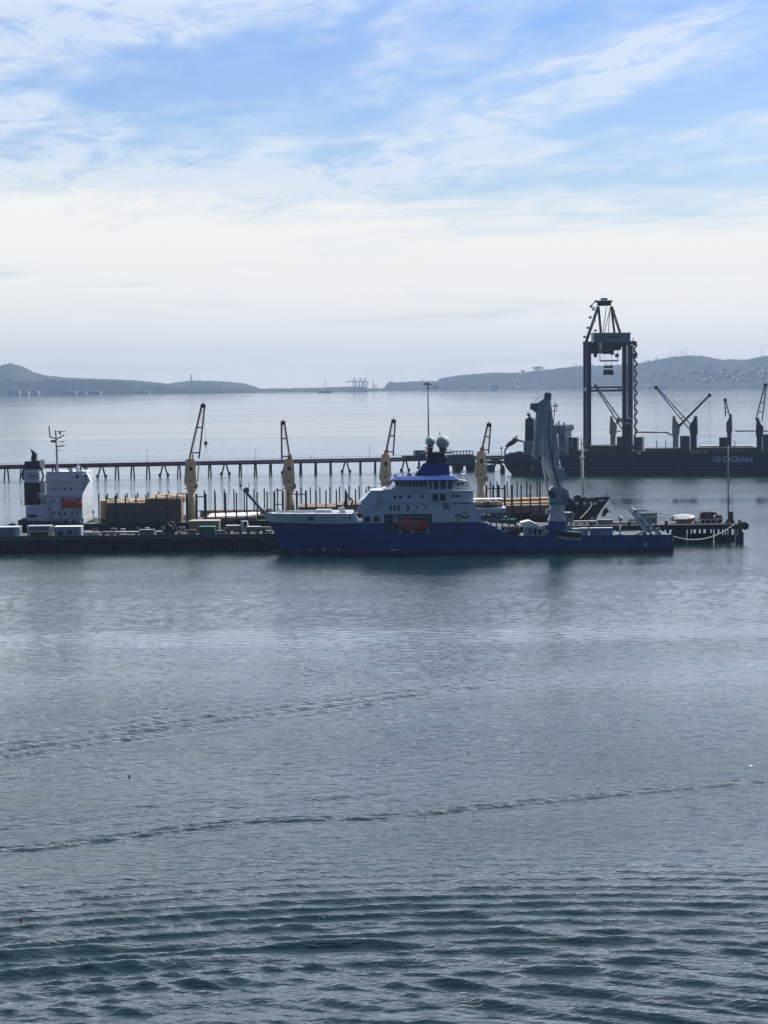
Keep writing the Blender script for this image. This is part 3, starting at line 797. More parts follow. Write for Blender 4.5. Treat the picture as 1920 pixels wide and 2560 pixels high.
# boom: broad plate upper part hanging from the fold, and the long main member
bm_ = MB().prism(FB.poly([(1349, 1012), (1352, 1130), (1366, 1180), (1390, 1228), (1404, 1224), (1394, 1170), (1392, 1100), (1384, 1060), (1378, 1010), (1374, 990), (1358, 996)], 4), 4.2, 6.2)
part('main_boom', bm_, P_boom, B)
jb = MB().prism(FB.poly([(1328, 1009), (1325, 1021), (1340, 1031), (1338, 1080), (1332, 1130), (1331, 1142), (1337, 1150), (1345, 1150), (1352, 1110), (1362, 1050), (1366, 1016), (1378, 998), (1379, 985), (1372, 981), (1362, 982), (1360, 996), (1345, 1007)], 2.4), 2.5, 3.9)
jib_ = part('folding_jib', jb, mat('darker grey jib paint', (0.40, 0.44, 0.47), 0.5, var=0.12, scale=.5), B)
part('jib_pad', MB().prism(FB.poly([(1326, 1009), (1325, 1022), (1341, 1032), (1344, 1008)], 2.3), 2.2, 2.5), P_grey, jib_)
part('jib_edge_box', MB().prism(FB.poly([(1340, 1032), (1337, 1080), (1331, 1135), (1333, 1142), (1337, 1138), (1343, 1080), (1345, 1032)], 2.2), 1.9, 2.5), P_white2, jib_)
part('sheave_head', MB().tube((XS(1371, 3), 2.2, zb(1371, 990, 3)), (XS(1371, 3), 4.4, zb(1371, 990, 3)), 1.0, n=16), P_grey, jib_)
part('hoist_wire', MB().tube((XS(1327, 3), 3, zb(1327, 1010, 3)), (XS(1365, 3), 3, zb(1365, 985, 3)), .05, n=5).tube((XS(1326, 3), 3, zb(1326, 1020, 3)), (XS(1327, 3), 3, zb(1327, 1045, 3)), .05, n=5), P_dark, jib_)
for a, b_, wd in (((1356, 1014), (1352, 1085), 1.0), ((1352, 1086), (1355, 1140), .85), ((1362, 1145), (1391, 1222), .8), ((1356, 1150), (1372, 1240), .55)):
    xa, za = FB.P(*a, 3.2); xb, zb2 = FB.P(*b_, 3.2)
    part('hydraulic_ram', MB().tube((xa, 3.4, za), (xb, 3.4, zb2), wd * .62, wd * .55, n=12), P_ram_sun, B)
for a, b_ in (((1393, 1100), (1384, 1062)), ((1394, 1170), (1392, 1100)), ((1404, 1222), (1394, 1170))):
    xa, za = FB.P(*a, 4); xb, zb2 = FB.P(*b_, 4)
    part('boom_flange', MB().beam((xa, 5.2, za), (xb, 5.2, zb2), .35, 2.3), P_pale, B)
for k in range(7):
    xa, za = FB.P(1362, 1030 + k * 24, 4.1); xb, zb2 = FB.P(1384 + k, 1027 + k * 24, 4.1)
    part('boom_seam', MB().beam((xa, 4.15, za), (xb, 4.15, zb2), .16, .1), P_grey, B)
part('hose_bundle', MB().path([(XS(1376, 4), 4.0, zb(1376, 1020, 4)), (XS(1372, 4), 4.0, zb(1372, 1090, 4)), (XS(1384, 4), 4.0, zb(1384, 1170, 4)), (XS(1396, 4), 4.0, zb(1396, 1215, 4))], .14), P_dark, B)
part('crane_winch', MB().tube((XS(1402, 3), 3.4, zb(1402, 1178, 3)), (XS(1402, 3), 6, zb(1402, 1178, 3)), 1.1, n=16).tube((XS(1408, 3), 3.6, zb(1408, 1186, 3)), (XS(1408, 3), 6, zb(1408, 1186, 3)), .9, n=14).box(XS(1396, 3), XS(1412, 3), 3.5, 5.5, zb(1404, 1200, 3), zb(1404, 1172, 3)), P_greyc, B)
part('crane_ladder', MB().path([(XS(1394, 3.5), 3.8, zb(1394, 1085, 3.5)), (XS(1398, 3.5), 3.8, zb(1398, 1150, 3.5)), (XS(1408, 3.5), 3.8, zb(1408, 1215, 3.5))], .18), P_pale, B)
part('name_plate', MB().prism(FB.poly([(1375, 1128), (1383, 1127), (1384, 1148), (1377, 1149)], 4.1), 4.1, 4.18), P_grey, B)
# deck hangar frame and winch house
fr_ = MB(); z0 = zLow
x0, x1 = XS(1309, 1), XS(1362, 1); zt = zb(1335, 1318, 1)
for x in (x0, x0 + 1.1, XS(1331, 1), XS(1343, 1), XS(1356, 1), x1):
    fr_.beam((x, 1, z0), (x, 1, zt), .35, .35)
fr_.beam((x0, 1, zt), (x1, 1, zt), .4, .4).beam((x0, 1, z0 + .6), (x1, 1, z0 + .6), .25, .3)
fr_.box(x0, x0 + .7, .9, 1.4, z0, zt)
part('launch_frame', fr_, P_white2, B)
part('winch_house', MB().box(x0 + .5, x1 - .4, 2, 8, z0, zt - .5), P_dark, B)
part('winch_canopy', MB().prism(FB.poly([(1302, 1307), (1324, 1302), (1345, 1312), (1345, 1316), (1308, 1318)], 2), 2, 9), P_tarp, B)
part('cable_drum', MB().tube((XS(1325, 1.5), 1.5, zb(1325, 1329, 1.5)), (XS(1325, 1.5), 3.8, zb(1325, 1329, 1.5)), 1.1, n=18), P_grey, B)
# cluttered side deck with its broken bulwark
ck = MB()
rr = random.Random(5)
for i in range(26):
    ck = MB(); px = 1204 + rr.random() * 84; base = 1322 + (px - 1204) * .18; h_ = rr.uniform(3, 17); w_ = rr.uniform(3, 9)
    dpt = rr.uniform(.8, 8)
    ck.box(XS(px - w_/2, dpt), XS(px + w_/2, dpt), dpt, dpt + rr.uniform(.5, 2), zb(px, base + 4, dpt), zb(px, base - h_, dpt))
    part('deck_machinery', ck, (P_rust, P_dark, P_rust, P_brown)[i % 4], B)
ck = MB()
for i in range(16):
    ck = MB(); px = 1206 + rr.random() * 80; base = 1322 + (px - 1204) * .18; dpt = rr.uniform(.4, 3)
    x_, z_ = FB.P(px, base - rr.uniform(0, 5), dpt)
    ck.prism([(x_, z_ - .5), (x_ + rr.uniform(.4, 1.1), z_ - .5), (x_ + rr.uniform(.2, .8), z_ + rr.uniform(.4, 1.0)), (x_, z_ + .3)], dpt, dpt + .5)
    part('mooring_gear', ck, P_white2, B)
for px in (1208, 1226, 1240, 1255, 1272): part('gallery_post', MB().beam((XS(px, .6), .6, zb(px, 1326, .6)), (XS(px + 2, .6), .6, zb(px, 1287, .6)), .35, .35), P_grey, B)
part('deck_gallery', MB().box(XS(1204, .5), XS(1262, .5), .5, 7, zb(1230, 1303, .5), zb(1230, 1299, .5)), P_grey, B)
part('deck_locker', MB().box(XS(1268, 1), XS(1289, 1), 1, 4, zb(1278, 1311, 1), zb(1278, 1298, 1)).box(XS(1286, 1), XS(1290, 1), 1, 3, zLow, zb(1288, 1300, 1)), P_green, B)
part('deck_locker', MB().box(XS(1248, 3), XS(1268, 3), 3, 6, zb(1258, 1309, 3), zb(1258, 1292, 3)).prism(FB.poly([(1244, 1298), (1248, 1281), (1258, 1283), (1262, 1298)], 4), 4, 6), mat('dull green grey steel', (.12, .18, .16), .6), B)
part('deck_lamp', MB().tube((XS(1295, 2), 2, zb(1295, 1330, 2)), (XS(1295, 2), 2, zb(1295, 1309, 2)), .4, n=10), P_white2, B)
part('winch_drum', MB().tube((XS(1292, 1), 1, zb(1292, 1329, 1)), (XS(1292, 1), 3, zb(1292, 1329, 1)), 1.1, n=16).box(XS(1284, 1), XS(1302, 1), 1, 3, zLow - .6, zLow + .5), P_rust, B)
part('capstan_post', MB().box(XS(1364, 1), XS(1371, 1), 1, 2, zb(1368, 1333, 1), zb(1368, 1324, 1)), P_pale, B)
part('gooseneck_vent', MB().path([(XS(1550, 2), 2, zLow), (XS(1549, 2), 2, zb(1549, 1310, 2)), (XS(1552, 2), 2, zb(1552, 1303, 2)), (XS(1551, 2), 2, zb(1551, 1290, 2))], .32, n=8).ball((XS(1551, 2), 2, zb(1551, 1297, 2)), .75).box(XS(1540, 2), XS(1556, 2), 1.5, 4, zLow, zb(1548, 1335, 2)), P_pale, B)
# stern frame folded low
af = MB()
for a, b_, w_ in (((1583, 1278), (1628, 1336), .55), ((1600, 1283), (1648, 1335), .55), ((1583, 1278), (1614, 1276), .4), ((1592, 1300), (1616, 1336), .4), ((1612, 1292), (1640, 1312), .3),
                  ((1598, 1297), (1612, 1290), .3), ((1608, 1313), (1624, 1303), .3), ((1620, 1327), (1636, 1318), .3), ((1578, 1284), (1592, 1274), .3), ((1596, 1334), (1650, 1320), .4), ((1588, 1337), (1612, 1330), .4), ((1630, 1325), (1654, 1335), .4)):
    xa, za = FB.P(*a, 3); xb, zb2 = FB.P(*b_, 3); af.beam((xa, 3, za), (xb, 3, zb2), w_, .5)
    if w_ > .5: af.beam((xa, 15, za), (xb, 15, zb2), w_, .5)
af.beam((XS(1592, 3), 3, zb(1592, 1277, 3)), (XS(1592, 3), 15, zb(1592, 1277, 3)), .5, .5)
part('stern_gantry', af, P_greyc, B)
for i in range(14):
    px = rr.uniform(1586, 1650); part('stern_deck_gear', MB().box(XS(px, 2), XS(px + rr.uniform(2, 6), 2), 2, 3.2, zLow, zb(px, 1341 - rr.uniform(3, 13), 2)), P_white2, B)
for px in (1585, 1597, 1610): part('gantry_post', MB().tube((XS(px, 3), 3, zb(px, 1279, 3)), (XS(px + 1, 3), 3, zb(px, 1270, 3)), .13, n=5), P_white2, B)
k2 = MB()
for a, b_ in (((1417, 1330), (1419, 1285)), ((1423, 1330), (1434, 1283)), ((1419, 1285), (1434, 1283)), ((1418, 1300), (1430, 1298)), ((1412, 1288), (1420, 1283))):
    xa, za = FB.P(*a, 2); xb, zb2 = FB.P(*b_, 2); k2.beam((xa, 2, za), (xb, 2, zb2), .7, .5)
part('boat_davit', k2, P_greyc, B)

# things carried aboard
def boat(fr, name, px0, px1, pyt, pyk, dep, wd, m, label, group=None, canopy=True, cm=None):
    """enclosed lifeboat: lofted hull with a domed canopy"""
    x0, x1 = fr.s(px0, dep), fr.s(px1, dep); zk, zt = fr.z((px0+px1)/2, pyk, dep), fr.z((px0+px1)/2, pyt, dep)
    at = ((x0+x1)/2, dep + wd/2, zk)
    r = fr.root(name, label, 'lifeboat', at=at, group=group)
    zg = zk + (zt - zk) * .52; L = x1 - x0
    hb = MB(); rings = []
    for i in range(11):
        t_ = i / 10; x = x0 + L * t_; e = max(0.06, (1 - abs(2*t_ - 1) ** 3.2)); w_ = wd/2 * e; lift = (1 - e) * (zg - zk) * .55
        rings.append([(x, at[1] + w_ * math.cos(a) , (zg if math.sin(a) > -.01 else zg + (zg - zk - lift) * math.sin(a))) for a in [math.pi * (1 + k/8) for k in range(9)]])
    hb.loft(rings, sm=False); part('boat_hull', hb, m, r)
    cb_ = MB(); rings = []
    for i in range(11):
        t_ = .06 + .88 * i / 10; x = x0 + L * t_; e = max(.1, 1 - abs(2*t_ - 1) ** 3); w_ = wd/2 * e * .9
        top = (zt - zg) * (.62 + (.38 if .12 < t_ < .38 else 0)) * (.35 + .65 * e)
        rings.append([(x, at[1] + w_ * math.cos(math.pi * k/8), zg + .02 + top * math.sin(math.pi * k/8) ** .7) for k in range(9)])
    cb_.loft(rings, sm=False); part('boat_canopy', cb_, cm or m, r)
    part('rubbing_band', MB().box(x0 + L*.05, x1 - L*.05, at[1] - wd/2 - .03, at[1] + wd/2 + .03, zg - .08, zg + .06), P_dark, r)
    return r
boat(FB, 'lifeboat', 994, 1076, 1294, 1327, -1.9, 3.2, P_orange, 'long dark red enclosed lifeboat in the side bay of the blue ship')
r_ = FB.root('workboat', 'small dark workboat hung over the side of the blue ship below its crane', 'boat', at=(XS(1425, -2), -1.5, zb(1425, 1344, -2)))
hb = MB(); 
xa, xb = XS(1388, -2), XS(1452, -2); rings = []
for i in range(10):
    t_ = i/9; x = xa + (xb-xa)*t_; w_ = 1.25 * min(1, .15 + 2.6*t_); zk = zb(1425, 1345, -2) + 1.0*(1-t_)**2; zt_ = zb(1425, 1331, -2) + .9*(1-t_)**2
    rings.append([(x, -1.5-w_, zt_), (x, -1.5-w_*.6, zk), (x, -1.5+w_*.6, zk), (x, -1.5+w_, zt_)])
part('boat_hull', MB().loft(rings), P_navy, r_)
part('boat_bottom', MB().loft([[(x, y, z - .05) for x, y, z in (q[1], (q[1][0], -1.5, q[1][2]-.7), q[2], (q[2][0], -1.5, q[2][2]+.1))] for q in rings[1:]]), P_white2, r_)
part('outboard_motor', MB().box(XS(1444, -2), XS(1452, -2), -2, -1, zb(1447, 1351, -2), zb(1447, 1342, -2)).box(XS(1410, -2), XS(1440, -2), -2, -1, zb(1425, 1333, -2), zb(1425, 1329, -2)), P_pale, r_)

def container(fr, name, px0, px1, pyt, pyb, dep, depth, m, label, cat='container', group=None, roofm=None, ribs=True, zbase=None, doors=None):
    """shipping container or cabin: ribbed side, flat roof, corner posts, end door"""
    x0, zt = fr.P(px0, pyt, dep); x1, z0 = fr.P(px1, pyb, dep)
    if zbase is not None: z0 = zbase
    r = fr.root(name, label, cat, at=((x0+x1)/2, dep + depth/2, z0), group=group)
    b_ = MB().box(x0 + .06, x1 - .06, dep + .06, dep + depth - .06, z0, zt - .06)
    if ribs:
        n = max(4, int((x1-x0)/.45))
        for i in range(n):
            x = x0 + .15 + (x1-x0-.3) * i / n
            b_.box(x, x + (x1-x0-.3)/n*.5, dep + .01, dep + .055, z0 + .15, zt - .15)
    part('body', b_, m, r)
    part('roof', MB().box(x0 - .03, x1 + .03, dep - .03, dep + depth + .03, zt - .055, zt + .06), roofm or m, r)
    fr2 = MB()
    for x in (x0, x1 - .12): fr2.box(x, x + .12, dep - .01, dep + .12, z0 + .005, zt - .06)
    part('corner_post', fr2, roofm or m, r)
    for k, d in enumerate(doors or []):
        part(d[0], MB().box(fr.s(d[1], dep), fr.s(d[2], dep), dep - .04, dep + .02, fr.z(d[1], d[4], dep), fr.z(d[1], d[3], dep)), d[5], r)
    return r
container(FB, 'shipping_container', 1475, 1532, 1320.5, 1340, 1.5, 2.6, mat('blue grey container steel', (.22, .27, .36), .55), 'long blue grey container with a white roof on the aft deck of the blue ship', roofm=P_white, zbase=zLow + .04)
container(FB, 'deck_cabin', 1452, 1471, 1321, 1340, 2.2, 3, P_white2, 'small white deck cabin left of the blue grey container on the blue ship', 'cabin', zbase=zLow + .04, doors=[('door', 1461, 1465, 1326, 1340, P_grey)])
container(FB, 'equipment_box', 1432, 1450, 1322, 1340, 4.2, 3, P_pale, 'pale equipment box behind the hanging workboat on the blue ship', 'box', zbase=zLow + .04)
# covered tender on the wing deck
x0, x1 = XS(1187, 1), XS(1258, 1); zt_ = zb(1220, 1249, 1); zk = zb(1220, 1271, 1)
r_ = FB.root('covered_tender', 'tender boat under a brown cover on the blue ship, right of its bridge', 'boat', at=((x0+x1)/2, 3, zk))
rings = []
for i in range(12):
    t_ = i/11; x = x0 + (x1-x0)*t_; e = max(.1, 1-abs(2*t_-1)**3.5)
    rings.append([(x, 3-2*e, zk + .9), (x, 3-1.4*e, zk + .3*(1-e)), (x, 3+1.4*e, zk + .3*(1-e)), (x, 3+2*e, zk + .9)])
part('boat_hull', MB().loft(rings), P_dark, r_)
rings = []
for i in range(14):
    t_ = i/13; x = x0 + (x1-x0)*(.02+.96*t_); e = max(.25, 1-abs(2*t_-1)**3.5); w_ = 2.05*e
    hh = (1.25 + .22*math.sin(t_*17) ) * (.5+.5*e)
    rings.append([(x, 3-w_, zk + .92), (x, 3-w_*.8, zk + .92 + hh*.7), (x, 3, zk + .92 + hh), (x, 3+w_*.8, zk + .92 + hh*.7), (x, 3+w_, zk + .92)])
part('boat_cover', MB().loft(rings), P_brown, r_)
part('white_awning', MB().box(XS(1183, 4), XS(1256, 4), 4, 10, zb(1220, 1250, 4), zb(1220, 1247.6, 4)), P_tarp, r_)
container(FB, 'foredeck_box', 790, 829, 1275, 1284, 8, 4, P_white2, 'row of low white lockers on the foredeck of the blue ship', 'locker', zbase=zb(810, 1285, 4))
part('windlass', MB().box(XS(655, 10), XS(680, 10), 9, 12, zb(668, 1280, 10), zb(668, 1272, 10)), P_dark, B)
part('foredeck_winch', MB().prism(FB.poly([(846, 1270), (858, 1266), (866, 1282), (850, 1284)], 5), 5, 6.5), P_white2, B)
part('foredeck_breakwater', MB().box(XS(690, 10), XS(800, 10), 8, 9, zb(740, 1280, 10), zb(740, 1275.5, 10)), P_white2, B)
part('bow_crane', MB().beam((XS(658, 8), 8, zb(658, 1280, 8)), (XS(617, 8), 8, zb(617, 1232, 8)), .75, .6).tube((XS(616, 8), 7.6, zb(616, 1226, 8)), (XS(616, 8), 8.6, zb(616, 1226, 8)), .9, n=12)
     .path([(XS(612, 8), 8, zb(612, 1228, 8)), (XS(602, 8), 8, zb(602, 1222, 8)), (XS(601, 8), 8, zb(601, 1200, 8))], .12).path([(XS(622, 8), 8, zb(622, 1224, 8)), (XS(623, 8), 8, zb(623, 1207, 8))], .1)
     .box(XS(598, 8), XS(606, 8), 7.8, 8.2, zb(602, 1216, 8), zb(602, 1212, 8)).tube((XS(657, 8), 8, zb(657, 1284, 8)), (XS(657, 8), 8, zb(657, 1272, 8)), .8, n=10), P_grey, B)
# ================================================================ log carrier with cream cranes, behind the pier
FW = Frame(960, 703.0, 0.0)
BW = 28.0
def sw(px, dep=0.0, py=1250): return FW.s(px, dep, py)
def zw(px, py, dep=0.0): return FW.z(px, py, dep)
WR = FW.root('log_carrier', 'black hulled cargo ship with four cream cranes and a white deckhouse, loaded with timber', 'ship', at=(sw(780), 14, 0))
xl, xr = sw(44), sw(1536)
zdk0, zdk1 = zw(250, 1311), zw(1300, 1286)
zdeck = lambda x: float(np.interp(x, [sw(44), sw(250), sw(1300), sw(1400), sw(1536)], [zdk0, zdk0, zdk1, zdk1 + .3, zdk1 + .6]))
ztop = lambda x: float(np.interp(x, [xl, sw(44) + 2, sw(250), sw(1300), sw(1405), sw(1435), sw(1490), sw(1522), xr], [zdk0 + 1.5, zdk0 + 1.5, zdk0, zdk1, zw(1405, 1274), zw(1440, 1262), zw(1490, 1252), zw(1526, 1243, 12), zw(1526, 1243, 12)]))
def wstem(z): return float(np.interp(z, [-2, 0, 3, 6, 9, 12.5], [sw(1478, 14), sw(1480, 14), sw(1484, 14), sw(1493, 14), sw(1508, 14), sw(1530, 14)]))
rings = []
for u in [0, .01, .03, .07, .12, .2, .4, .6, .75, .8, .84, .88, .91, .935, .955, .972, .985, .994, 1.0]:
    nr_, fr_2 = [], []
    xt = xl + (xr - xl) * u
    for k in range(8):
        zt = ztop(xt); z = -2 + (zt + 2) * k / 7
        xe = wstem(z); x = xl + (xe - xl) * u
        bowf = 1.0 if u < .78 else max(0.012, (1 - ((u - .78) / .22) ** float(np.interp(z, [0, 12], [1.7, 2.6]))))
        st = 1.0 if u > .1 else float(np.interp(z, [-2, 1, 5], [.2, .6, 1])) * (1 - u/.1) + u/.1
        hb = BW/2 * bowf * st
        nr_.append((x, 14 - hb, z)); fr_2.append((x, 14 + hb, z))
    rings.append(nr_ + fr_2[::-1])
wh = MB(); n = 16
b0 = 0
for r in rings: wh.v += r
for j in range(len(rings) - 1):
    for i in range(n - 1):
        if i == 7: continue          # open above: the deck is laid inside the bulwark
        wh.f.append([j*n+i, j*n+i+1, (j+1)*n+i+1, (j+1)*n+i])
wh.f.append(list(range(n)))
whull = part('hull', wh, P_black, WR)
dkm = MB()
for j in range(len(rings) - 1):
    q = []
    for r_, y_ in ((rings[j], 0), (rings[j+1], 0)):
        x = r_[7][0]; dz = zdeck(x) if x < sw(1400) else min(ztop(x) - 1.2, ztop(x) - 1.2)
        dz = min(dz, r_[7][2] - .05); q.append(((x, r_[7][1] + .1, dz), (x, r_[8][1] - .1, dz)))
    b0 = len(dkm.v); dkm.v += [q[0][0], q[1][0], q[1][1], q[0][1]]; dkm.f.append([b0, b0+1, b0+2, b0+3])
part('main_deck', dkm, P_deckg, WR)
part('hull_emblem', MB().tube((sw(1480, 4), 3.0, zw(1480, 1299, 3)), (sw(1480, 4), 3.5, zw(1480, 1299, 3)), .75, n=16, sm=False), P_pale, whull)
part('hull_plate', MB().box(sw(1497, 6), sw(1510, 6), 5.6, 5.8, zw(1503, 1253, 6), zw(1503, 1250, 6)), P_pale, whull)
part('anchor', MB().prism(FW.poly([(1516, 1268), (1523, 1280), (1515, 1284), (1512, 1292), (1504, 1290), (1508, 1276)], 11), 10.6, 11.2), P_dark, whull)
for i, (px, py, s_) in enumerate(((1423, 1250, 7), (1443, 1246, 10), (1460, 1250, 9), (1410, 1254, 6))):
    part('windlass', MB().tube((sw(px, 8), 6, zw(px, py, 8)), (sw(px, 8), 9, zw(px, py, 8)), s_ * .12, n=12).box(sw(px - s_ * .5, 8), sw(px + s_ * .6, 8), 6.2, 8.6, zdk1 + .5, zw(px, py, 8)), P_dark, WR)
for px in (1440, 1460, 1475, 1486):
    part('fairlead', MB().box(sw(px, 3), sw(px + 7, 3), 4.5, 5, zw(px, 1262, 4), zw(px, 1256, 4)), P_white2, WR)
# raised forecastle rail and foremast
part('foremast', MB().tube((sw(1458, 14), 14, zdk1), (sw(1455, 14), 14, zw(1455, 1095, 14)), .55, .32, n=10).box(sw(1450, 14), sw(1462, 14), 13, 15, zw(1456, 1146, 14), zw(1456, 1142, 14)), P_white2, WR)
for py in (1110, 1131, 1160, 1180, 1197):
    part('mast_light', MB().box(sw(1453, 13.3), sw(1461, 13.3), 13.2, 13.6, zw(1457, py + 2, 13.3), zw(1457, py - 2, 13.3)), P_white2, WR)
part('jackstaff', MB().tube((sw(1517, 14), 14, zw(1517, 1245, 14)), (sw(1516, 14), 14, zw(1516, 1222, 14)), .09, n=5).path([(sw(1508, 14), 14, zw(1510, 1244, 14)), (sw(1508, 14), 14, zw(1510, 1238, 14)), (sw(1530, 14), 14, zw(1530, 1238, 14)), (sw(1530, 14), 14, zw(1530, 1244, 14))], .08), P_dark, WR)
# accommodation block
Z0 = zdk0 + .2
acc = MB().box(sw(115), sw(205), .6, BW - .6, zw(160, 1297), zw(160, 1205))
acc.box(sw(62), sw(115), 1.5, BW - 1.5, zw(90, 1297, 1.5), zw(90, 1264, 1.5))
acc.box(sw(62), sw(207), 1.2, BW - 1.2, Z0, zw(150, 1297, 1.2))
deckh = part('deckhouse', acc, P_white, WR)
br = MB().box(sw(116), sw(206), -.3, BW + .3, zw(165, 1205), zw(165, 1184))
br.prism(FW.poly([(206, 1184), (217, 1184), (227, 1205), (206, 1205)], -.3), -.297, 4)
part('bridge_deck', br, P_white, WR)
part('bridge_bracket', MB().prism(FW.poly([(205.3, 1205.3), (222, 1205.3), (205.3, 1236)], .6), .6, 1.1), P_greyc, WR)
part('bridge_front', MB().box(sw(205), sw(205) + .08, 3, BW - 1.5, zw(205, 1196, 3), zw(205, 1189, 3)), P_dark, WR)
part('deck_rail', MB().box(sw(115), sw(205), .3, .5, zw(160, 1206), zw(160, 1204.4)).box(sw(112), sw(209), .2, .45, zw(160, 1299), zw(160, 1296.5)), P_greyc, WR)
part('bulwark', MB().box(sw(118), sw(217), -.25, 0, zw(165, 1184), zw(165, 1179)).box(sw(118), sw(206), BW - .1, BW + .2, zw(165, 1184, BW), zw(165, 1179, BW)), P_white, WR)
def ww(px0, px1, py0, py1, dep=.55, m=P_glass, name='window'):
    x0, z1 = FW.P(px0, py0, dep); x1, z0 = FW.P(px1, py1, dep)
    return part(name, MB().box(x0, x1, dep - .05, dep + .06, z0, z1), m, WR)
ww(189, 197, 1188, 1195, -.32); ww(212, 217, 1188, 1194, -.32); ww(212, 217, 1198, 1202, -.32)
for a, b_, c_, d_ in ((160, 165, 1219, 1225), (174, 179, 1219, 1225), (132, 136, 1219, 1225), (132, 136, 1249, 1256), (120, 124, 1270, 1277), (131, 135, 1278, 1287), (145, 150, 1279, 1288), (161, 166, 1281, 1288), (178, 183, 1281, 1289), (191, 195, 1276, 1288)): ww(a, b_, c_, d_)
for a, b_ in ((121, 129), (137, 150), (160, 172), (180, 191), (196, 203)): ww(a, b_, 1302, 1313, 1.1, P_dark, 'doorway')
ww(70, 92, 1287, 1293, 1.45, P_dark, 'vent_opening')
for px in (107, 145, 175, 200): part('stanchion_pipe', MB().tube((sw(px, .4), .4, Z0), (sw(px, .4), .4, zw(px, 1298, .4)), .22, n=8), P_white, WR)
part('side_platform', MB().box(sw(91), sw(116), 1, 6, zw(103, 1244, 1), zw(103, 1236, 1)).box(sw(91), sw(97), 1, 2, zw(94, 1246, 1), zw(94, 1233, 1)), P_white2, WR)
part('stair_tower', MB().box(sw(100), sw(115), 5, 9, zw(105, 1264, 5), zw(105, 1244, 5)), P_greyc, WR)
for py in (1222, 1240, 1262, 1280):
    part('deck_rail', MB().box(sw(115, .5), sw(205, .5), .42, .5, zw(160, py + 1.2, .5), zw(160, py, .5)), P_greyc, WR)
for px in range(118, 206, 8): part('rail_post', MB().box(sw(px, .1), sw(px, .1) + .12, .05, .2, zw(px, 1297, .1), zw(px, 1289, .1)), P_white2, WR)
for px in (123, 150, 187): part('ladder', MB().box(sw(px, .3), sw(px, .3) + .5, .2, .4, zw(px, 1297, .3), zw(px, 1240 + px % 7, .3)), P_greyc, WR)
# funnel
fx0, fx1 = sw(61, 6), sw(101, 6)
part('funnel', MB().box(fx0, fx1, 6, 17, zw(80, 1265, 6), zw(80, 1206, 6)).prism(FW.poly([(61, 1174), (61, 1154), (98, 1152), (100, 1174)], 6), 6, 17), P_black, WR)
fb = part('funnel_band', MB().box(fx0 + .05, fx1 - .3, 6.05, 16.9, zw(80, 1206, 6), zw(80, 1174, 6)), P_white, WR)
cx_, cz_ = FW.P(81.5, 1190.5, 6)
em = MB(); R1, R2, rz = 1.75, 1.45, .72
for i in range(28):
    a0, a1 = 2*math.pi*i/28, 2*math.pi*(i+1)/28; q = len(em.v)
    for rr_, aa in ((R1, a0), (R1, a1), (R2, a1), (R2, a0)): em.v.append((cx_ + rr_*math.cos(aa), 6.0, cz_ + rr_*rz*math.sin(aa)))
    em.f.append([q, q+1, q+2, q+3])
part('ring_emblem', em, P_navy, fb)
em = MB()
for (a, b_) in (((-.85, .55), (-.42, -.55)), ((-.42, -.55), (0, .35)), ((0, .35), (.42, -.55)), ((.42, -.55), (.85, .55))):
    em.beam((cx_ + a[0], 5.98, cz_ + a[1]), (cx_ + b_[0], 5.98, cz_ + b_[1]), .34, .03)
part('letter_emblem', em, P_navy, fb)
part('exhaust_stack', MB().prism(FW.poly([(78, 1154), (80, 1136), (75, 1122), (84, 1128), (90, 1134), (89, 1154)], 9), 9, 12), P_black, WR)
part('exhaust_stack', MB().prism(FW.poly([(73, 1150), (74, 1140), (80, 1143), (80, 1154)], 9), 12.5, 14), P_black, WR)
part('funnel_wing', MB().path([(sw(101, 6), 6.5, zw(101, 1163, 6)), (sw(109, 6), 6.5, zw(108, 1190, 6)), (sw(104, 6), 6.5, zw(104, 1206, 6))], .3), P_black, WR)
part('funnel_wing', MB().path([(sw(60, 6), 6.5, zw(60, 1172, 6)), (sw(56, 6), 6.5, zw(56, 1190, 6)), (sw(59, 6), 6.5, zw(59, 1200, 6))], .35), P_black, WR)
part('flag_staff', MB().path([(sw(57, 3), 3, zw(57, 1265, 3)), (sw(54, 3), 3, zw(54, 1260, 3)), (sw(55, 3), 3, zw(55, 1250, 3))], .12), P_pale, WR)
part('mooring_deck_gear', MB().box(sw(48), sw(62), 2, 8, Z0, zw(55, 1300, 2)).box(sw(52), sw(60), 2, 4, Z0, zw(56, 1296, 2)), P_dark, WR)
# radar mast
mz = MB().tube((sw(145, 12), 12, zw(145, 1184, 12)), (sw(145, 12), 12, zw(145, 1174, 12)), .9, .45, n=10).tube((sw(145, 12), 12, zw(145, 1175, 12)), (sw(143, 12), 12, zw(143, 1092, 12)), .36, .26, n=8)
part('radar_mast', mz, mat('pinkish grey mast paint', (.28, .24, .27), .6), WR)
for pts in ([(143, 1096), (128, 1093), (126, 1065)], [(144, 1098), (158, 1091), (163, 1087)], [(146, 1116), (156, 1115), (164, 1114)], [(144, 1096), (141, 1076)]):
    part('mast_arm', MB().path([(sw(a, 12), 12, zw(a, b_, 12)) for a, b_ in pts], .2), P_dark, WR)
for a, b_, c_, d_ in ((140, 168, 1077.5, 1079), (151, 155, 1079, 1086), (152, 163, 1103.5, 1105.5), (130, 142, 1100, 1106), (147, 152, 1125, 1127)):
    part('radar_scanner', MB().box(sw(a, 12), sw(b_, 12), 11.7, 12.4, zw(150, d_, 12), zw(150, c_, 12)), P_dark, WR)
part('satellite_dome', MB().ball((sw(197, 10), 10, zw(197, 1172, 10)), .9).tube((sw(197, 10), 10, zw(197, 1182, 10)), (sw(197, 10), 10, zw(197, 1174, 10)), .8, .5), P_white, WR)
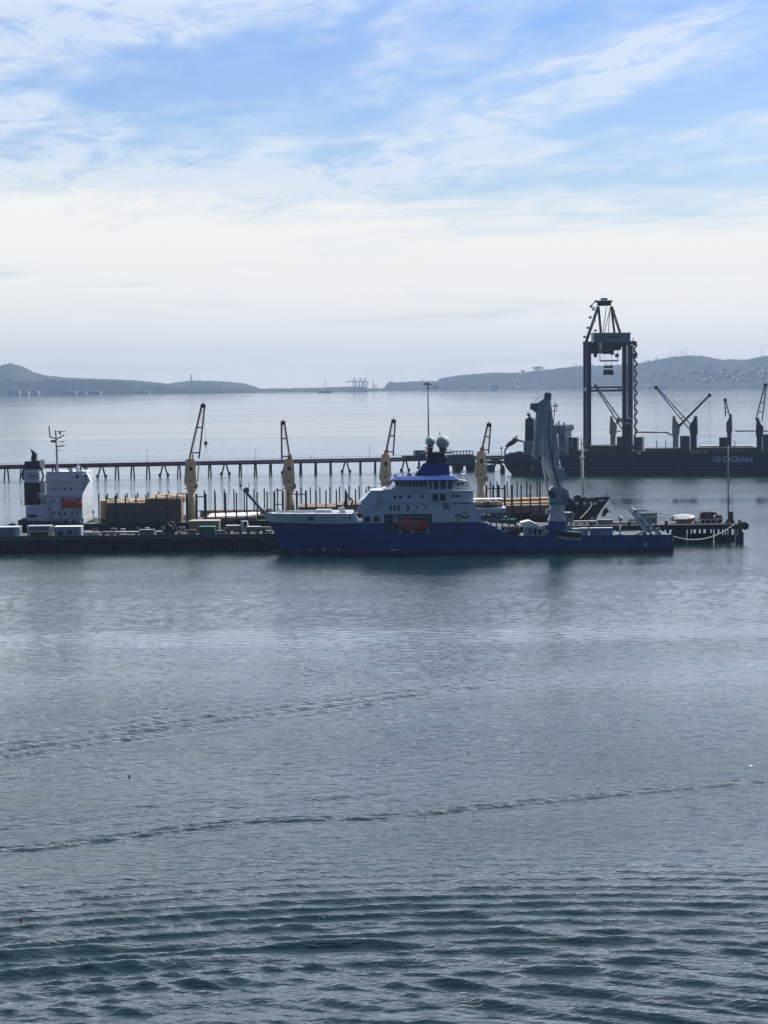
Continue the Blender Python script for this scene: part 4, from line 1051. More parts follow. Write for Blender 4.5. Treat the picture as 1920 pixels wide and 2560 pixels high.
part('magnetic_compass', MB().tube((sw(197, 10), 10, zw(197, 1168, 10)), (sw(197, 10), 10, zw(197, 1155, 10)), .35, .2), P_white2, WR)
part('vent_cowl', MB().box(sw(174, 8), sw(182, 8), 8, 9, zw(178, 1183, 8), zw(178, 1171, 8)), P_grey, WR)
part('whip_antenna', MB().tube((sw(215, 6), 6, zw(215, 1182, 6)), (sw(214, 6), 6, zw(214, 1140, 6)), .06, n=4), P_dark, WR)
part('stern_mast', MB().path([(sw(206, 5), 5, zw(206, 1184, 5)), (sw(202, 5), 5, zw(202, 1165, 5))], .25), P_dark, WR)
part('fire_monitor', MB().ball((sw(231, 25), 25, zw(231, 1279, 25)), .5).tube((sw(231, 25), 25, zw(231, 1297, 25)), (sw(231, 25), 25, zw(231, 1279, 25)), .4), P_dark, WR)
boat(FW, 'lifeboat', 152, 204, 1245, 1271, -1.8, 3.4, P_orange, 'orange lifeboat on the side of the white deckhouse at left')
for px in (157, 200): part('davit', MB().beam((sw(px), .2, zw(px, 1272)), (sw(px), -.6, zw(px, 1243)), .6, .5), P_dark, WR)

# cranes
def deck_crane(pxb, pxl, pxr, tipx, tipy, foot, name_root, label_no, base_py, col_px=12.5, mirror=1, dyy=0):
    """one ship's crane: pedestal, slewing collar, tapered house and a twin legged jib"""
    d = 12.0; X = lambda p: sw(p, d); Zc = lambda p, q: zw(p, q + dyy, d)
    (jl, jr, jy) = foot
    ped = MB().tube((X(pxb), 14, zdk0), (X(pxb), 14, Zc(pxb, 1214)), col_px * .1235, col_px * .1235, n=16)
    ped.tube((X(pxb), 14, Zc(pxb, 1222)), (X(pxb), 14, Zc(pxb, 1211)), col_px * .12, col_px * .155, n=16)
    pr = part('crane_pedestal', ped, P_tan, WR)
    part('crane_walkway', MB().box(X(pxb - 18 * mirror), X(pxb + 16 * mirror), 12.2, 15.8, Zc(pxb, 1222), Zc(pxb, 1220.4)), P_tan, pr)
    part('walkway_locker', MB().box(X(pxb + 13), X(pxb + 17), 12.2, 14.8, Zc(pxb, 1220), Zc(pxb, 1208)), P_tan, pr)
    hx = pxb - 1
    hs_ = MB().loft([[(X(hx - 16), 12, Zc(hx, 1207)), (X(hx + 15), 12, Zc(hx, 1206)), (X(hx + 15), 16, Zc(hx, 1206)), (X(hx - 16), 16, Zc(hx, 1207))],
                     [(X(pxl), 12.6, Zc(hx, 1147)), (X(pxr), 12.6, Zc(hx, 1147)), (X(pxr), 15.4, Zc(hx, 1147)), (X(pxl), 15.4, Zc(hx, 1147))]])
    hs_.prism([(X(hx - 16), Zc(hx, 1207)), (X(hx + 15), Zc(hx, 1206)), (X(hx + 11), Zc(hx, 1215)), (X(hx - 12), Zc(hx, 1215))], 12, 16)
    ch = part('crane_house', hs_, P_tan, WR)
    mid = (pxl + pxr) / 2
    part('cab_window', MB().box(X(mid - 3), X(mid + 5), 12.2, 12.9, Zc(mid, 1177), Zc(mid, 1167)), P_dark, ch)
    part('crane_rib', MB().beam((X(pxl - 1), 11.8, Zc(pxl, 1150)), (X(hx - 14.5), 11.8, Zc(hx, 1205)), .35, .4), P_tan, ch)
    part('crane_rib', MB().beam((X(pxr + 2), 11.8, Zc(pxr, 1150)), (X(hx + 14), 11.8, Zc(hx, 1203)), .35, .4), P_tan, ch)
    part('cab_door', MB().box(X(hx - 3), X(hx + 3), 11.85, 12.1, Zc(hx, 1206), Zc(hx, 1201)), P_red, ch)
    jb_ = MB(); yl = 11.2; dj = 11.0
    J = lambda p, q: (sw(p, dj), yl, zw(p, q, dj))
    jb_.beam(J(jl, jy), J(tipx - 4, tipy + 12), .55, .45).beam(J(jr, jy + 4), J(tipx + 4, tipy + 12), .5, .45)
    for f in (.42, .92):
        yy = tipy + 12 + (jy - tipy - 12) * f
        a = tipx - 4 + (jl - tipx + 4) * f; b_ = tipx + 4 + (jr - tipx - 4) * f
        jb_.beam(J(a, yy), J(b_, yy), .4, .4)
    ji = part('crane_jib', jb_, P_red, WR)
    part('jib_head', MB().box(sw(tipx - 6, dj), sw(tipx + 6, dj), 10.8, 11.8, zw(tipx, tipy + 15, dj), zw(tipx, tipy + 6, dj)).tube(J(tipx, tipy + 7), J(tipx, tipy), .22, .1, n=6), P_dark, ji)
    part('hoist_wire', MB().tube(J(tipx - 2, tipy + 14), (X(mid), yl, Zc(mid, 1146)), .07, n=4).tube(J(tipx + 1, tipy + 14), (X(mid + 3), yl, Zc(mid, 1146)), .07, n=4), P_grey, ji)
    part('wire_sheave', MB().box(X(mid - 3), X(mid + 1), 12.4, 13, Zc(mid, 1148), Zc(mid, 1138)).box(X(mid + 5), X(mid + 8), 12.4, 13, Zc(mid, 1148), Zc(mid, 1136)), P_red, ch)
    return J, ji
J, ji = deck_crane(478, 468, 486, 511, 1004, (476, 499, 1142), 'c', 1, 1300)
part('hoist_fall', MB().tube(J(513, 1016), J(516, 1104), .06, n=4).path([J(517, 1118), J(511, 1152)], .06, n=4).path([J(517, 1118), J(526, 1152)], .06, n=4), P_grey, ji)
part('hook_block', MB().ball(J(516.5, 1108), .55, 1, .6, 1.3).tube(J(517, 1112), J(517, 1120), .14, n=6), P_dark, ji)
part('counter_strut', MB().beam(J(499, 1160), J(494, 1205), .4, .4), P_tan, ji)
deck_crane(724, 714, 732, 710, 1047, (706, 727, 1148), 'c', 2, 1280)
deck_crane(965, 957, 972, 986, 1043, (965, 984, 1136), 'c', 3, 1230, dyy=-12)
deck_crane(1204, 1196, 1212, 1224, 1052, (1204, 1222, 1130), 'c', 4, 1240, dyy=-19)

# timber stanchions along both sides
def post(px, dep, pyt, m=P_dark, w_=.36):
    x = sw(px, dep); return part('stanchion', MB().beam((x, dep, zdk0), (x, dep, zw(px, pyt, dep)), w_, w_), m, WR)
near_px = [265, 289, 313.5, 340, 365, 391, 417, 443, 467, 491, 514, 538, 564, 591, 617, 643, 668, 686, 707, 720, 742, 765, 790, 815, 841, 864, 889, 916]
near_px += [1216, 1233, 1247, 1262, 1280, 1303, 1326, 1350]
for i, px in enumerate(near_px):
    top = float(np.interp(px, [260, 540, 770, 920, 1220, 1400], [1239, 1233, 1226, 1222, 1212, 1211]))
    heavy = px in (289, 467, 491, 514, 686, 707, 742, 765, 1216, 1233, 1247, 1262, 1280)
    post(px, 1.2, top, P_rust if not heavy else P_black, .62 if heavy else .42)
far_px = [247, 269, 293, 318, 345, 371, 397, 422, 511, 537, 561, 585, 611, 635, 661, 694, 753, 776, 800, 825, 849, 873, 898, 922, 1226, 1243, 1268, 1293, 1317, 1343, 1349]
for px in far_px:
    top = float(np.interp(px, [247, 500, 776, 922, 1220, 1400], [1235, 1225, 1218, 1214, 1204, 1202]))
    post(px, BW - 1.2, top, P_dark, .40)
for a, b_, pys in ((265, 289, (1248,)), (443, 467, (1235,)), (491, 514, (1242, 1278)), (686, 707, (1226, 1261)), (720, 742, (1236,)), (742, 765, (1236,)), (916, 940, (1220,)), (1216, 1233, (1222,)), (1233, 1262, (1222,))):
    for py in pys:
        part('stanchion_brace', MB().beam((sw(a), 1.2, zw(a, py)), (sw(b_), 1.2, zw(b_, py)), .3, .3), P_black, WR)
part('deck_hydraulic_arm', MB().path([(sw(860, 2), 2, zw(860, 1262, 2)), (sw(868, 2), 2, zw(868, 1238, 2)), (sw(882, 2), 2, zw(882, 1252, 2)), (sw(878, 2), 2, zw(878, 1262, 2))], .28), P_dark, WR)
part('deck_hydraulic_arm', MB().box(sw(862, 2), sw(869, 2), 1.8, 3, zw(865, 1265, 2), zw(865, 1230, 2)), P_dark, WR)
# hatch coamings
hatches = [(250, 455), (512, 640), (640, 700), (745, 945), (1222, 1385)]
for a, b_ in hatches:
    cbx = MB().box(sw(a, 5), sw(b_, 5), 5, BW - 5, zdk0, zdeck(sw(b_)) + 1.1)
    part('hatch_coaming', cbx, P_rust, WR)
# timber
P_log = mat('weathered timber bundle', (0.26, 0.20, 0.135), .9, var=.35, scale=1.6, stain=(.06, .045, .035), stain_amt=.4, bump=.6)
P_lumb = mat('fresh sawn timber', (0.44, 0.31, 0.18), .85, var=.25, scale=1.2, stain=(.3, .17, .08), stain_amt=.3, bump=.5)
rb = random.Random(3)
def bundle(x0, x1, y0, y1, z0, z1, m, label, group):
    at = ((x0+x1)/2, y0, z0)
    q = MB(); nl = 6
    for k in range(nl):
        a = z0 + (z1-z0) * k/nl + .03; b_ = z0 + (z1-z0) * (k+1)/nl
        j = rb.uniform(-.05, .05)
        q.box(x0 + .05 + j, x1 - .05 + j, y0 + rb.uniform(0, .12), y1, a, b_)
    o = solo('timber_bundle', q, m, FW, at, label, 'timber', group)
    return o
G1 = 'timber bundles stacked beside the white deckhouse'
L1 = 'brown timber bundle in the tall stack right of the white deckhouse'
cols_ = [(266, 289), (289, 313.5), (313.5, 340), (340, 365), (365, 391), (391, 417), (417, 443), (443, 454)]
for i, (a, b_) in enumerate(cols_):
    topy = 1257 if i < 4 else 1246
    zt_ = zw(a, topy, 2); z0_ = zdk0 + .3; nt_ = 4
    for k in range(nt_):
        za, zb_2 = z0_ + (zt_-z0_)*k/nt_, z0_ + (zt_-z0_)*(k+1)/nt_ - .06
        bundle(sw(a, 2) + .08, sw(b_, 2) - .08, 2.0 + rb.uniform(0, .25), 9.8, za, zb_2, P_log, 'brown timber bundle in the tall stack, %s bay from the deckhouse, %s' % (ORD[i], ('bottom tier', 'second tier', 'third tier', 'top tier')[k]), G1)
    for y0_, y1_ in ((10, 17.8), (18, 25.8)):
        bundle(sw(a, 2) + .08, sw(b_, 2) - .08, y0_, y1_, zt_ - (zt_-z0_)/4, zt_ - .02 + rb.uniform(-.2, .35), P_lumb, 'pale topped timber bundle in the tall stack, %s bay from the deckhouse, %s' % (ORD[i], 'middle row' if y0_ < 12 else 'far row'), 'pale bundles at the back of the tall stack')
for k in range(4):
    z0_ = zdk0 + .8; zt_ = zw(258, 1251, 14)
    bundle(sw(250, 12), sw(265, 12), 12, 26, z0_ + (zt_-z0_)*k/4, z0_ + (zt_-z0_)*(k+1)/4 - .06, P_lumb, 'orange lit timber bundle at the left end of the tall stack, %s' % ('bottom tier', 'second tier', 'third tier', 'top tier')[k], 'orange bundles at the end of the tall stack')
solo('tarpaulin_bag', MB().ball((sw(325, 6), 6, zw(325, 1254, 6)), .75, 1.1, 1, .7), P_tarp, FW, (sw(325, 6), 6, zw(325, 1255, 6)), 'small white bag lying on top of the tall timber stack', 'bag')
# sheeted low cargo between the first and second crane
for i, (a, b_) in enumerate(((517, 539), (539, 565), (565, 592), (592, 617), (617, 643))):
    at = (sw(a), 3, zdk0 + .5); zt_ = zw(a, 1292 - i * .8, 3)
    q = MB().box(sw(a, 3) + .05, sw(b_, 3) - .05, 3, 25, zdk0 + .4, zt_ - .35).box(sw(a, 3), sw(b_, 3) - .02, 3.3, 22, zt_ - .35, zt_)
    solo('sheeted_cargo', q, P_tarp, FW, at, 'low cargo under a bright white sheet, %s bay right of the first cream crane' % ORD[i], 'cargo', 'white sheeted cargo bays on the log carrier')
solo('timber_baulk', MB().box(sw(505, 1.6), sw(640, 1.6), 1.6, 2.9, zdk0 + .2, zw(570, 1294, 1.6)), P_log, FW, (sw(570), 1.6, zdk0), 'long brown timber baulk lying below the white sheeted cargo', 'timber')
part('far_bulwark', MB().box(sw(500, 27), sw(700, 27), 26.8, 27.1, zdk0, zw(600, 1275, 27)), P_red, WR)
part('far_bulwark', MB().box(sw(1225, 27), sw(1385, 27), 26.8, 27.1, zdk1, zw(1300, 1250, 27)), P_rust, WR)
# sawn timber on the forward deck
for i, (a, b_) in enumerate(((1238, 1262), (1262, 1280), (1280, 1303), (1303, 1326), (1326, 1350), (1350, 1384))):
    zt_ = zw(a, 1265 - i * .5, 2); z0_ = zdk1 - .5
    bundle(sw(a, 2) + .06, sw(b_, 2) - .06, 2, 9, z0_, zt_ - .02, P_log, 'brown timber at the near side of the forward deck, %s from the last crane' % ORD[i], 'timber bundles on the forward deck of the log carrier')
    zt2 = zw(a, 1255 - i * .8, 14)
    bundle(sw(a, 10) + .06, sw(b_, 10) - .06, 9.5, 17, z0_, zt2 - .3, P_lumb, 'pale timber in the middle of the forward deck, %s from the last crane' % ORD[i], 'pale timber on the forward deck of the log carrier')
    bundle(sw(a, 18) + .06, sw(b_, 18) - .06, 17.5, 26, z0_, zt2 + .5, P_lumb, 'pale timber at the far side of the forward deck, %s from the last crane' % ORD[i], 'pale timber on the forward deck of the log carrier')
for i, (a, b_) in enumerate(((745, 765), (765, 790), (790, 815), (815, 841), (841, 864), (864, 889), (889, 925))):
    zt_ = zw(a, 1266 if i < 4 else 1261, 8)
    bundle(sw(a, 6) + .06, sw(b_, 6) - .06, 5, 24, zdk0 + 1.2, zt_, P_log, 'brown timber behind the blue ship\'s foredeck, %s right of the second crane' % ORD[i], 'timber bundles behind the blue ship\'s foredeck')
# ================================================================ pier
FP = Frame(960, 664.0, 0.0)
sp_ = lambda px, dep=0.0: FP.s(px, dep)
zp = lambda px, py, dep=0.0: FP.z(px, py, dep)
ZD = 4.8
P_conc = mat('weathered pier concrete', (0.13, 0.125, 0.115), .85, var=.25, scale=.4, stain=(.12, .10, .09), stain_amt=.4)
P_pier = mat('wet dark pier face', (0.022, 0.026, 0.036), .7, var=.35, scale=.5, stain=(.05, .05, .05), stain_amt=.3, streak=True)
P_pile = mat('dark timber pile', (0.022, 0.020, 0.021), .8, var=.4, scale=.8)
P_tyre = mat('black rubber', (0.012, 0.012, 0.013), .75, var=.2)
PQ = FP.root('quay', 'solid dark walled quay at the left carrying containers and trucks', 'quay', at=(sp_(300), 10, 0))
xq0, xq1 = sp_(-420), sp_(760)
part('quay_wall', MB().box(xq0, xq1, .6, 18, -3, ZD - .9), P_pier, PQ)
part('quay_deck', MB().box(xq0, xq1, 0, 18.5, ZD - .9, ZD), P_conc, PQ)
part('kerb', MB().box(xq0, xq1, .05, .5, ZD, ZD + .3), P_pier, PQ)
for i in range(26):
    x = sp_(-380) + i * 4.6
    if x < xq1 - 1: part('quay_pile', MB().beam((x, .35, -3), (x, .35, ZD - .9), .5, .5), P_pile, PQ)
for i, px in enumerate((55, 130, 212, 280, 357, 432, 503, 577, 650)):
    x = sp_(px)
    part('fender', MB().tube((x, -.15, .9), (x, -.15, 3.6), .42, n=12), P_tyre, PQ)
    part('fender_chain', MB().tube((x - .5, -.05, 3.9), (x - .3, -.05, 1.6), .08, n=4).tube((x + .5, -.05, 3.9), (x + .3, -.05, 1.6), .08, n=4), P_grey, PQ)
for px, lq in ((20, 'below the blue grey cabin'), (225, 'right of the pale grey shed'), (405, 'below the dark grab machine'), (560, 'right of the green container'), (640, 'near the blue ship\'s bow')):
    solo('bollard', MB().tube((sp_(px), 1.4, ZD), (sp_(px), 1.4, ZD + .5), .3, .25, n=10).tube((sp_(px), 1.4, ZD + .5), (sp_(px), 1.4, ZD + .75), .45, .4, n=10), P_dark, FP, (sp_(px), 1.4, ZD),
         'dark iron bollard on the quay edge ' + lq, 'bollard', 'bollards along the quay edge')
# open piled pier head on the right
FH = Frame(960, 679.0, 0.0)
sh_ = lambda px, dep=0.0: FH.s(px, dep, 1320)
zh = lambda px, py, dep=0.0: FH.z(px, py, dep)
PH = FH.root('pier', 'open piled pier head of dark timber, running out past the stern of the blue ship', 'pier', at=(sh_(1600), 10, 0))
ZH = zh(1750, 1311)
xa, xb = sp_(761), sh_(1850)
part('pier_deck', MB().box(xa, xb, 0, 17.5, ZH - .45, ZH), P_conc, PH)
part('pier_beam', MB().box(xa, xb, .1, .6, ZH - 1.5, ZH - .46).box(xa, xb, 16.5, 17.0, ZH - 1.5, ZH - .46).box(xa, xb, 8.2, 8.8, ZH - 1.4, ZH - .46), P_pile, PH)
rp = random.Random(9)
# piles: three rows, mostly upright, some raked
px = 1440.0; k = 0
while px < 1848:
    d = (0.5, 5.5, 11, 16.5)[k % 4]
    rk = rp.choice((0, 0, .5, -.5, 1.0))
    x = sh_(px, d)
    part('pile', MB().tube((x, d, -3), (x + rk * .5, d, ZH - .45), .32, .28, n=8), P_pile, PH)
    k += 1; px += rp.uniform(5.0, 7.6)
part('wave_screen', MB().box(sh_(1688), sh_(1722), 4.8, 5.1, -1.5, ZH - 1.3).box(sh_(1688), sh_(1716), 5.15, 5.4, -1.5, ZH - 1.3), P_pier, PH)
part('wave_screen', MB().box(sh_(1728), sh_(1786), 6, 6.3, -1.0, 2.4), P_pier, PH)
part('wave_screen', MB().box(sh_(1796), sh_(1846), 7, 7.3, -1.0, 1.8), P_pier, PH)
part('end_beam', MB().box(sh_(1838), sh_(1862), .3, 1.6, ZH - .9, ZH - .1), P_pile, PH)
part('fender_roller', MB().tube((sh_(1862), -.4, zh(1862, 1315)), (sh_(1862), 3, zh(1862, 1315)), 1.15, n=16), P_tyre, PH)
for a, b_, c_ in ((1851, 1302, 1357), (1846, 1340, 1358), (1855, 1330, 1358)):
    part('end_pile', MB().tube((sh_(a), .2, -2), (sh_(a), .2, zh(a, b_)), .55, n=10), P_pile, PH)
for px in (1667, 1851, 1480, 1575):
    solo('bollard', MB().tube((sh_(px), 1, ZH), (sh_(px), 1, ZH + .7), .55, .45, n=10).ball((sh_(px), 1, ZH + .9), .6, 1, 1, .6), P_dark, FH, (sh_(px), 1, ZH),
         {1667: 'dark iron bollard just left of the covered boat shaped load', 1851: 'dark iron bollard on the tip of the pier head', 1480: 'dark iron bollard in front of the pale trailers on the pier', 1575: 'dark iron bollard behind the stern gantry on the pier'}[px], 'bollard', 'bollards on the pier head')

# ---- sheds, containers and vehicles on the quay, from the left
W_ = lambda n, c: mat(n, c, .6, var=.15, scale=.8, stain=(.12, .1, .08), stain_amt=.25, streak=True)
container(FP, 'site_cabin', -40, 48, 1319, 1345, 2, 6, W_('blue grey cabin wall', (.20, .26, .33)), 'blue grey cabin with a white roof at the far left of the quay', 'cabin', roofm=P_white, zbase=ZD, doors=[('end_wall', 36, 47.5, 1321, 1344, P_pale)])
v = FP.root('excavator', 'dark excavator showing above the blue grey cabin roof at the far left', 'excavator', at=(sp_(28, 12), 12, ZD))
part('body', MB().prism(FP.poly([(18, 1324), (20, 1312), (26, 1308), (36, 1309), (39, 1317), (39, 1324)], 12), 12, 14.5), P_dark, v)
part('boom', MB().path([(sp_(20, 12), 13, zp(20, 1315, 12)), (sp_(9, 12), 13, zp(9, 1316, 12))], .3), P_dark, v)
part('track', MB().box(sp_(16, 12), sp_(40, 12), 11.8, 12.6, ZD, ZD + .9), P_tyre, v)
part('track', MB().box(sp_(16, 12), sp_(40, 12), 14, 14.8, ZD, ZD + .9), P_tyre, v)
v = FP.root('open_shelter', 'white framed open shelter with a pale roof, second from the left on the quay', 'shelter', at=(sp_(95, 3), 5, ZD))
a0, a1 = sp_(66, 3), sp_(125, 3); zt_ = zp(95, 1318, 3)
for x in (a0 + .25, a1 - .25):
    for y in (3.2, 7.8): part('post', MB().beam((x, y, ZD), (x, y, zt_), .5, .4), P_white2, v)
part('roof', MB().box(a0, a1, 2.9, 8.2, zt_, zt_ + .35), P_pale, v)
part('side_beam', MB().box(a0 + .3, a1 - .3, 3, 3.3, zp(95, 1330, 3), zp(95, 1327.5, 3)), P_white2, v)
part('back_panel', MB().box(a0 + .3, a1 - .3, 5, 5.2, zp(95, 1327, 3), zt_ - .01), W_('grey panel', (.30, .32, .36)), v)
part('stacked_load', MB().box(a0 + .6, a1 - .8, 4, 7.5, ZD, ZD + 1.4), P_rust, v)
container(FP, 'office_shed', 134, 203, 1317.5, 1346, 2, 6, W_('pale shed wall', (.34, .37, .42)), 'pale grey shed with a bright roof and dark openings in front of the white deckhouse', 'shed', roofm=P_tarp, ribs=False, zbase=ZD,
          doors=[('door', 142, 156, 1328, 1345, P_navy), ('window', 166, 178, 1326, 1336, P_navy), ('door', 184, 190, 1325, 1345, P_grey)])
def flatbed(fr, name, px0, px1, pyt, label, m, dep=4.0, cab=None, cat='trailer', group=None, load=None, zb0=ZD, pyb=None):
    """a trailer: bed, side boards, wheels and, if asked, a cab"""
    x0, x1 = fr.s(px0, dep), fr.s(px1, dep); zt = fr.z((px0+px1)/2, pyt, dep)
    r = fr.root(name, label, cat, at=((x0+x1)/2, dep + 1.25, zb0), group=group)
    part('bed', MB().box(x0, x1, dep, dep + 2.5, zb0 + .85, zb0 + 1.1), P_dark, r)
    if load: part('side_board', MB().box(x0 + .1, x1 - .1, dep + .05, dep + 2.45, zb0 + 1.11, zt), m, r)
    if load: part('top_sheet', MB().box(x0 + .05, x1 - .05, dep + .02, dep + 2.48, zt + .003, zt + .18), load, r)
    nw = max(2, int((x1 - x0) / 3))
    for i in range(nw):
        xw = x0 + .8 + (x1 - x0 - 1.6) * i / max(1, nw - 1)
        for y in (dep + .15, dep + 2.0): part('wheel', MB().tube((xw, y, zb0 + .45), (xw, y + .3, zb0 + .45), .45, n=12), P_tyre, r)
    if cab:
        c0, c1 = fr.s(cab[0], dep), fr.s(cab[1], dep); zc = fr.z((cab[0]+cab[1])/2, cab[2], dep)
        cc = part('cab', MB().prism([(c0, zb0 + .6), (c1, zb0 + .6), (c1, zb0 + 1.7), (c1 - .35, zc), (c0, zc)], dep, dep + 2.4), P_white, r)
        part('windscreen', MB().prism([(c1 - 1.3, zb0 + 1.75), (c1 - .12, zb0 + 1.75), (c1 - .42, zc - .15), (c1 - 1.3, zc - .15)], dep - .02, dep + 2.42), P_glass, cc)
    return r
flatbed(FP, 'flat_trailer', 206, 247, 1340, 'low white flat trailer right of the pale shed', P_pale, load=P_tarp, dep=2.5)
flatbed(FP, 'flat_trailer', 250, 284, 1335, 'dull grey loaded trailer left of the trailer with red cargo', W_('dull grey board', (.16, .16, .15)), load=W_('grey sheet', (.25, .25, .24)), dep=3)
t_ = flatbed(FP, 'flat_trailer', 286, 346, 1333, 'pale open trailer with some red cargo on it, left of the grey container', P_pale, dep=3, load=P_pale)
part('red_cargo', MB().box(sp_(298, 2.9), sp_(316, 2.9), 2.88, 3.0, zp(300, 1343, 2.9), zp(300, 1337, 2.9)), P_red, t_)
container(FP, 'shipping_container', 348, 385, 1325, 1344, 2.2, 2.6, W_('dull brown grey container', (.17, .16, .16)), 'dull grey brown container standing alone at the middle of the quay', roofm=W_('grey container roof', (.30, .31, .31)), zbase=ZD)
flatbed(FP, 'flat_trailer', 386, 405, 1332, 'short pale trailer right of the dull grey brown container', P_pale, load=P_pale, dep=3)
v = FP.root('material_handler', 'dark tangled grab machine between the short pale trailer and the pallets', 'machine', at=(sp_(420, 4), 5, ZD))
part('chassis', MB().box(sp_(406, 4), sp_(435, 4), 3.5, 6.5, ZD, ZD + 1.6), P_dark, v)
part('turret', MB().prism(FP.poly([(413, 1332), (411, 1318), (420, 1312), (430, 1316), (433, 1332)], 4), 4, 6.2), P_dark, v)
part('arm', MB().path([(sp_(412, 4), 4.6, zp(412, 1318, 4)), (sp_(416, 4), 4.6, zp(416, 1309, 4)), (sp_(431, 4), 4.6, zp(431, 1306, 4)), (sp_(437, 4), 4.6, zp(437, 1318, 4))], .3), P_rust, v)
part('grab', MB().prism(FP.poly([(434, 1318), (440, 1318), (444, 1330), (432, 1330)], 4), 4.2, 5.4), P_dark, v)
def pallet(px0, px1, pyt, label, m, dep=2.4, grp='pallet stacks on the quay'):
    x0, x1 = sp_(px0, dep), sp_(px1, dep); zt_ = zp(px0, pyt, dep); q = MB(); n_ = 5
    for i in range(n_):
        z0_ = ZD + (zt_ - ZD) * i / n_; q.box(x0, x1, dep, dep + 1.6, z0_ + .08, ZD + (zt_ - ZD) * (i + 1) / n_ - .02); q.box(x0, x0 + .2, dep + .1, dep + 1.5, z0_, z0_ + .081).box(x1 - .2, x1, dep + .1, dep + 1.5, z0_, z0_ + .081)
    return solo('pallet_stack', q, m, FP, ((x0+x1)/2, dep, ZD), label, 'pallets', grp)
pallet(441, 452, 1330, 'low pale pallet stack just right of the dark grab machine', P_lumb)
pallet(453, 466, 1333, 'lower pale pallet stack left of the taller brown one', P_tan)
pallet(468, 488, 1324, 'taller brown pallet stack left of the green container', P_log)
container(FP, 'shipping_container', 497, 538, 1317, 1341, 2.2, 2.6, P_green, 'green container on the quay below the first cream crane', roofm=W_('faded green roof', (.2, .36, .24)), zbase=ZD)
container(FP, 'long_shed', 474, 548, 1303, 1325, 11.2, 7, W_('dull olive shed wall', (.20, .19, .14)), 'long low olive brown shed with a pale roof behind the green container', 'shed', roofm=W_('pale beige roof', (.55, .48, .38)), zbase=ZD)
flatbed(FP, 'flat_trailer', 538, 560, 1334, 'short dark trailer just right of the green container', P_grey, load=P_grey, dep=3)
flatbed(FP, 'covered_trailer', 563, 606, 1315, 'long brown sided trailer with a white top, joined to the white cab', W_('brown board', (.22, .19, .17)), load=P_tarp, dep=4, cab=(602, 620, 1303), cat='truck')
flatbed(FP, 'covered_trailer', 613, 650, 1318, 'brown trailer with a white top edge just right of the white cab', W_('brown board', (.22, .19, .17)), load=P_tarp, dep=3)
flatbed(FP, 'covered_trailer', 651, 676, 1319, 'olive sheeted trailer beside the bow of the blue ship', W_('olive sheet', (.17, .17, .10)), load=W_('olive sheet', (.17, .17, .10)), dep=3)
container(FP, 'switch_box', 664, 677, 1327, 1338, .8, 1.4, P_white, 'small white box at the quay edge beside the bow of the blue ship', 'box', zbase=ZD, ribs=False)
rc_ = random.Random(21)
SPOT = [(210, 9), (228, 7), (262, 10), (276, 8), (300, 11), (318, 9), (338, 12), (361, 9), (392, 12), (402, 8), (446, 9), (460, 11), (557, 9), (583, 10), (629, 9), (660, 8)]
for i, (px, dp) in enumerate(SPOT):
    x = sp_(px, dp); hh = rc_.uniform(.8, 2.0); ww_ = rc_.uniform(.8, 2.4); mm = (P_white2, P_rust, P_log, P_grey, P_pale, P_brown, P_dark)[i % 7]
    nm = ('pale', 'rusty', 'brown', 'dull grey', 'light grey', 'dark brown', 'dark')[i % 7]
    wh_ = 'left' if px < 348 else ('middle' if px < 497 else 'right')
    if i % 3 == 2:
        q = MB()
        for k in range(3): q.tube((x + k * .75, dp, ZD), (x + k * .75, dp, ZD + .95), .32, n=10)
        solo('drum_row', q, mm, FP, (x, dp, ZD), 'three %s drums on the %s part of the quay, %s from left' % (nm, wh_, ORD[i % 9]), 'drums', 'loose cargo on the quay')
    else:
        q = MB().box(x, x + ww_, dp, dp + 1.4, ZD + .12, ZD + hh).box(x + .05, x + .2, dp, dp + 1.4, ZD, ZD + .12).box(x + ww_ - .2, x + ww_ - .05, dp, dp + 1.4, ZD, ZD + .12).box(x - .04, x + ww_ + .04, dp - .04, dp + 1.44, ZD + hh, ZD + hh + .08)
        solo('cargo_crate', q, mm, FP, (x, dp, ZD), 'small %s crate on the %s part of the quay, %s from its left' % (nm, wh_, ORD[i % 9]), 'crate', 'loose cargo on the quay')
# ---- things on the pier head
def onh(*a, **k): return container(FH, *a, zbase=ZH, **k)
flatbed(FH, 'flat_trailer', 1434, 1468, 1309, 'long pale trailer left of the brown container, behind the white deck cabin', P_pale, load=P_tan, dep=4, zb0=ZH)
flatbed(FH, 'flat_trailer', 1468, 1494, 1306, 'pale trailer touching the brown container on its left', P_pale, load=P_white2, dep=4, zb0=ZH)
onh('shipping_container', 1495, 1532, 1300, 1317, 3, 2.6, W_('brown container', (.24, .19, .15)), 'brown container on the pier behind the blue grey one on the blue ship', roofm=W_('tan roof', (.4, .35, .27)))
for i, (a, b_, t_, lb) in enumerate(((1534, 1547, 1307, 'small brown crate just right of the brown container on the pier'), (1552, 1570, 1306, 'brown crate between the thin vent and the stern gantry'), (1580, 1600, 1306, 'wide brown crate behind the stern gantry'))):
    x0, x1 = sh_(a, 3), sh_(b_, 3); zt_ = zh(a, t_, 3)
    r = FH.root('crate', lb, 'crate', at=((x0+x1)/2, 4, ZH), group='crates on the pier')
    part('box', MB().box(x0, x1, 3, 5, ZH, zt_ - .12), P_log, r); part('lid', MB().box(x0 - .05, x1 + .05, 2.95, 5.05, zt_ - .12, zt_), P_brown, r)
onh('shipping_container', 1600, 1642.5, 1284, 1306, 6, 2.8, W_('dark green container', (.07, .17, .10)), 'dark green container with a beige upper band behind the stern gantry', roofm=P_dark, doors=[('beige_band', 1612, 1641, 1288, 1296, W_('beige panel', (.42, .40, .30)))])
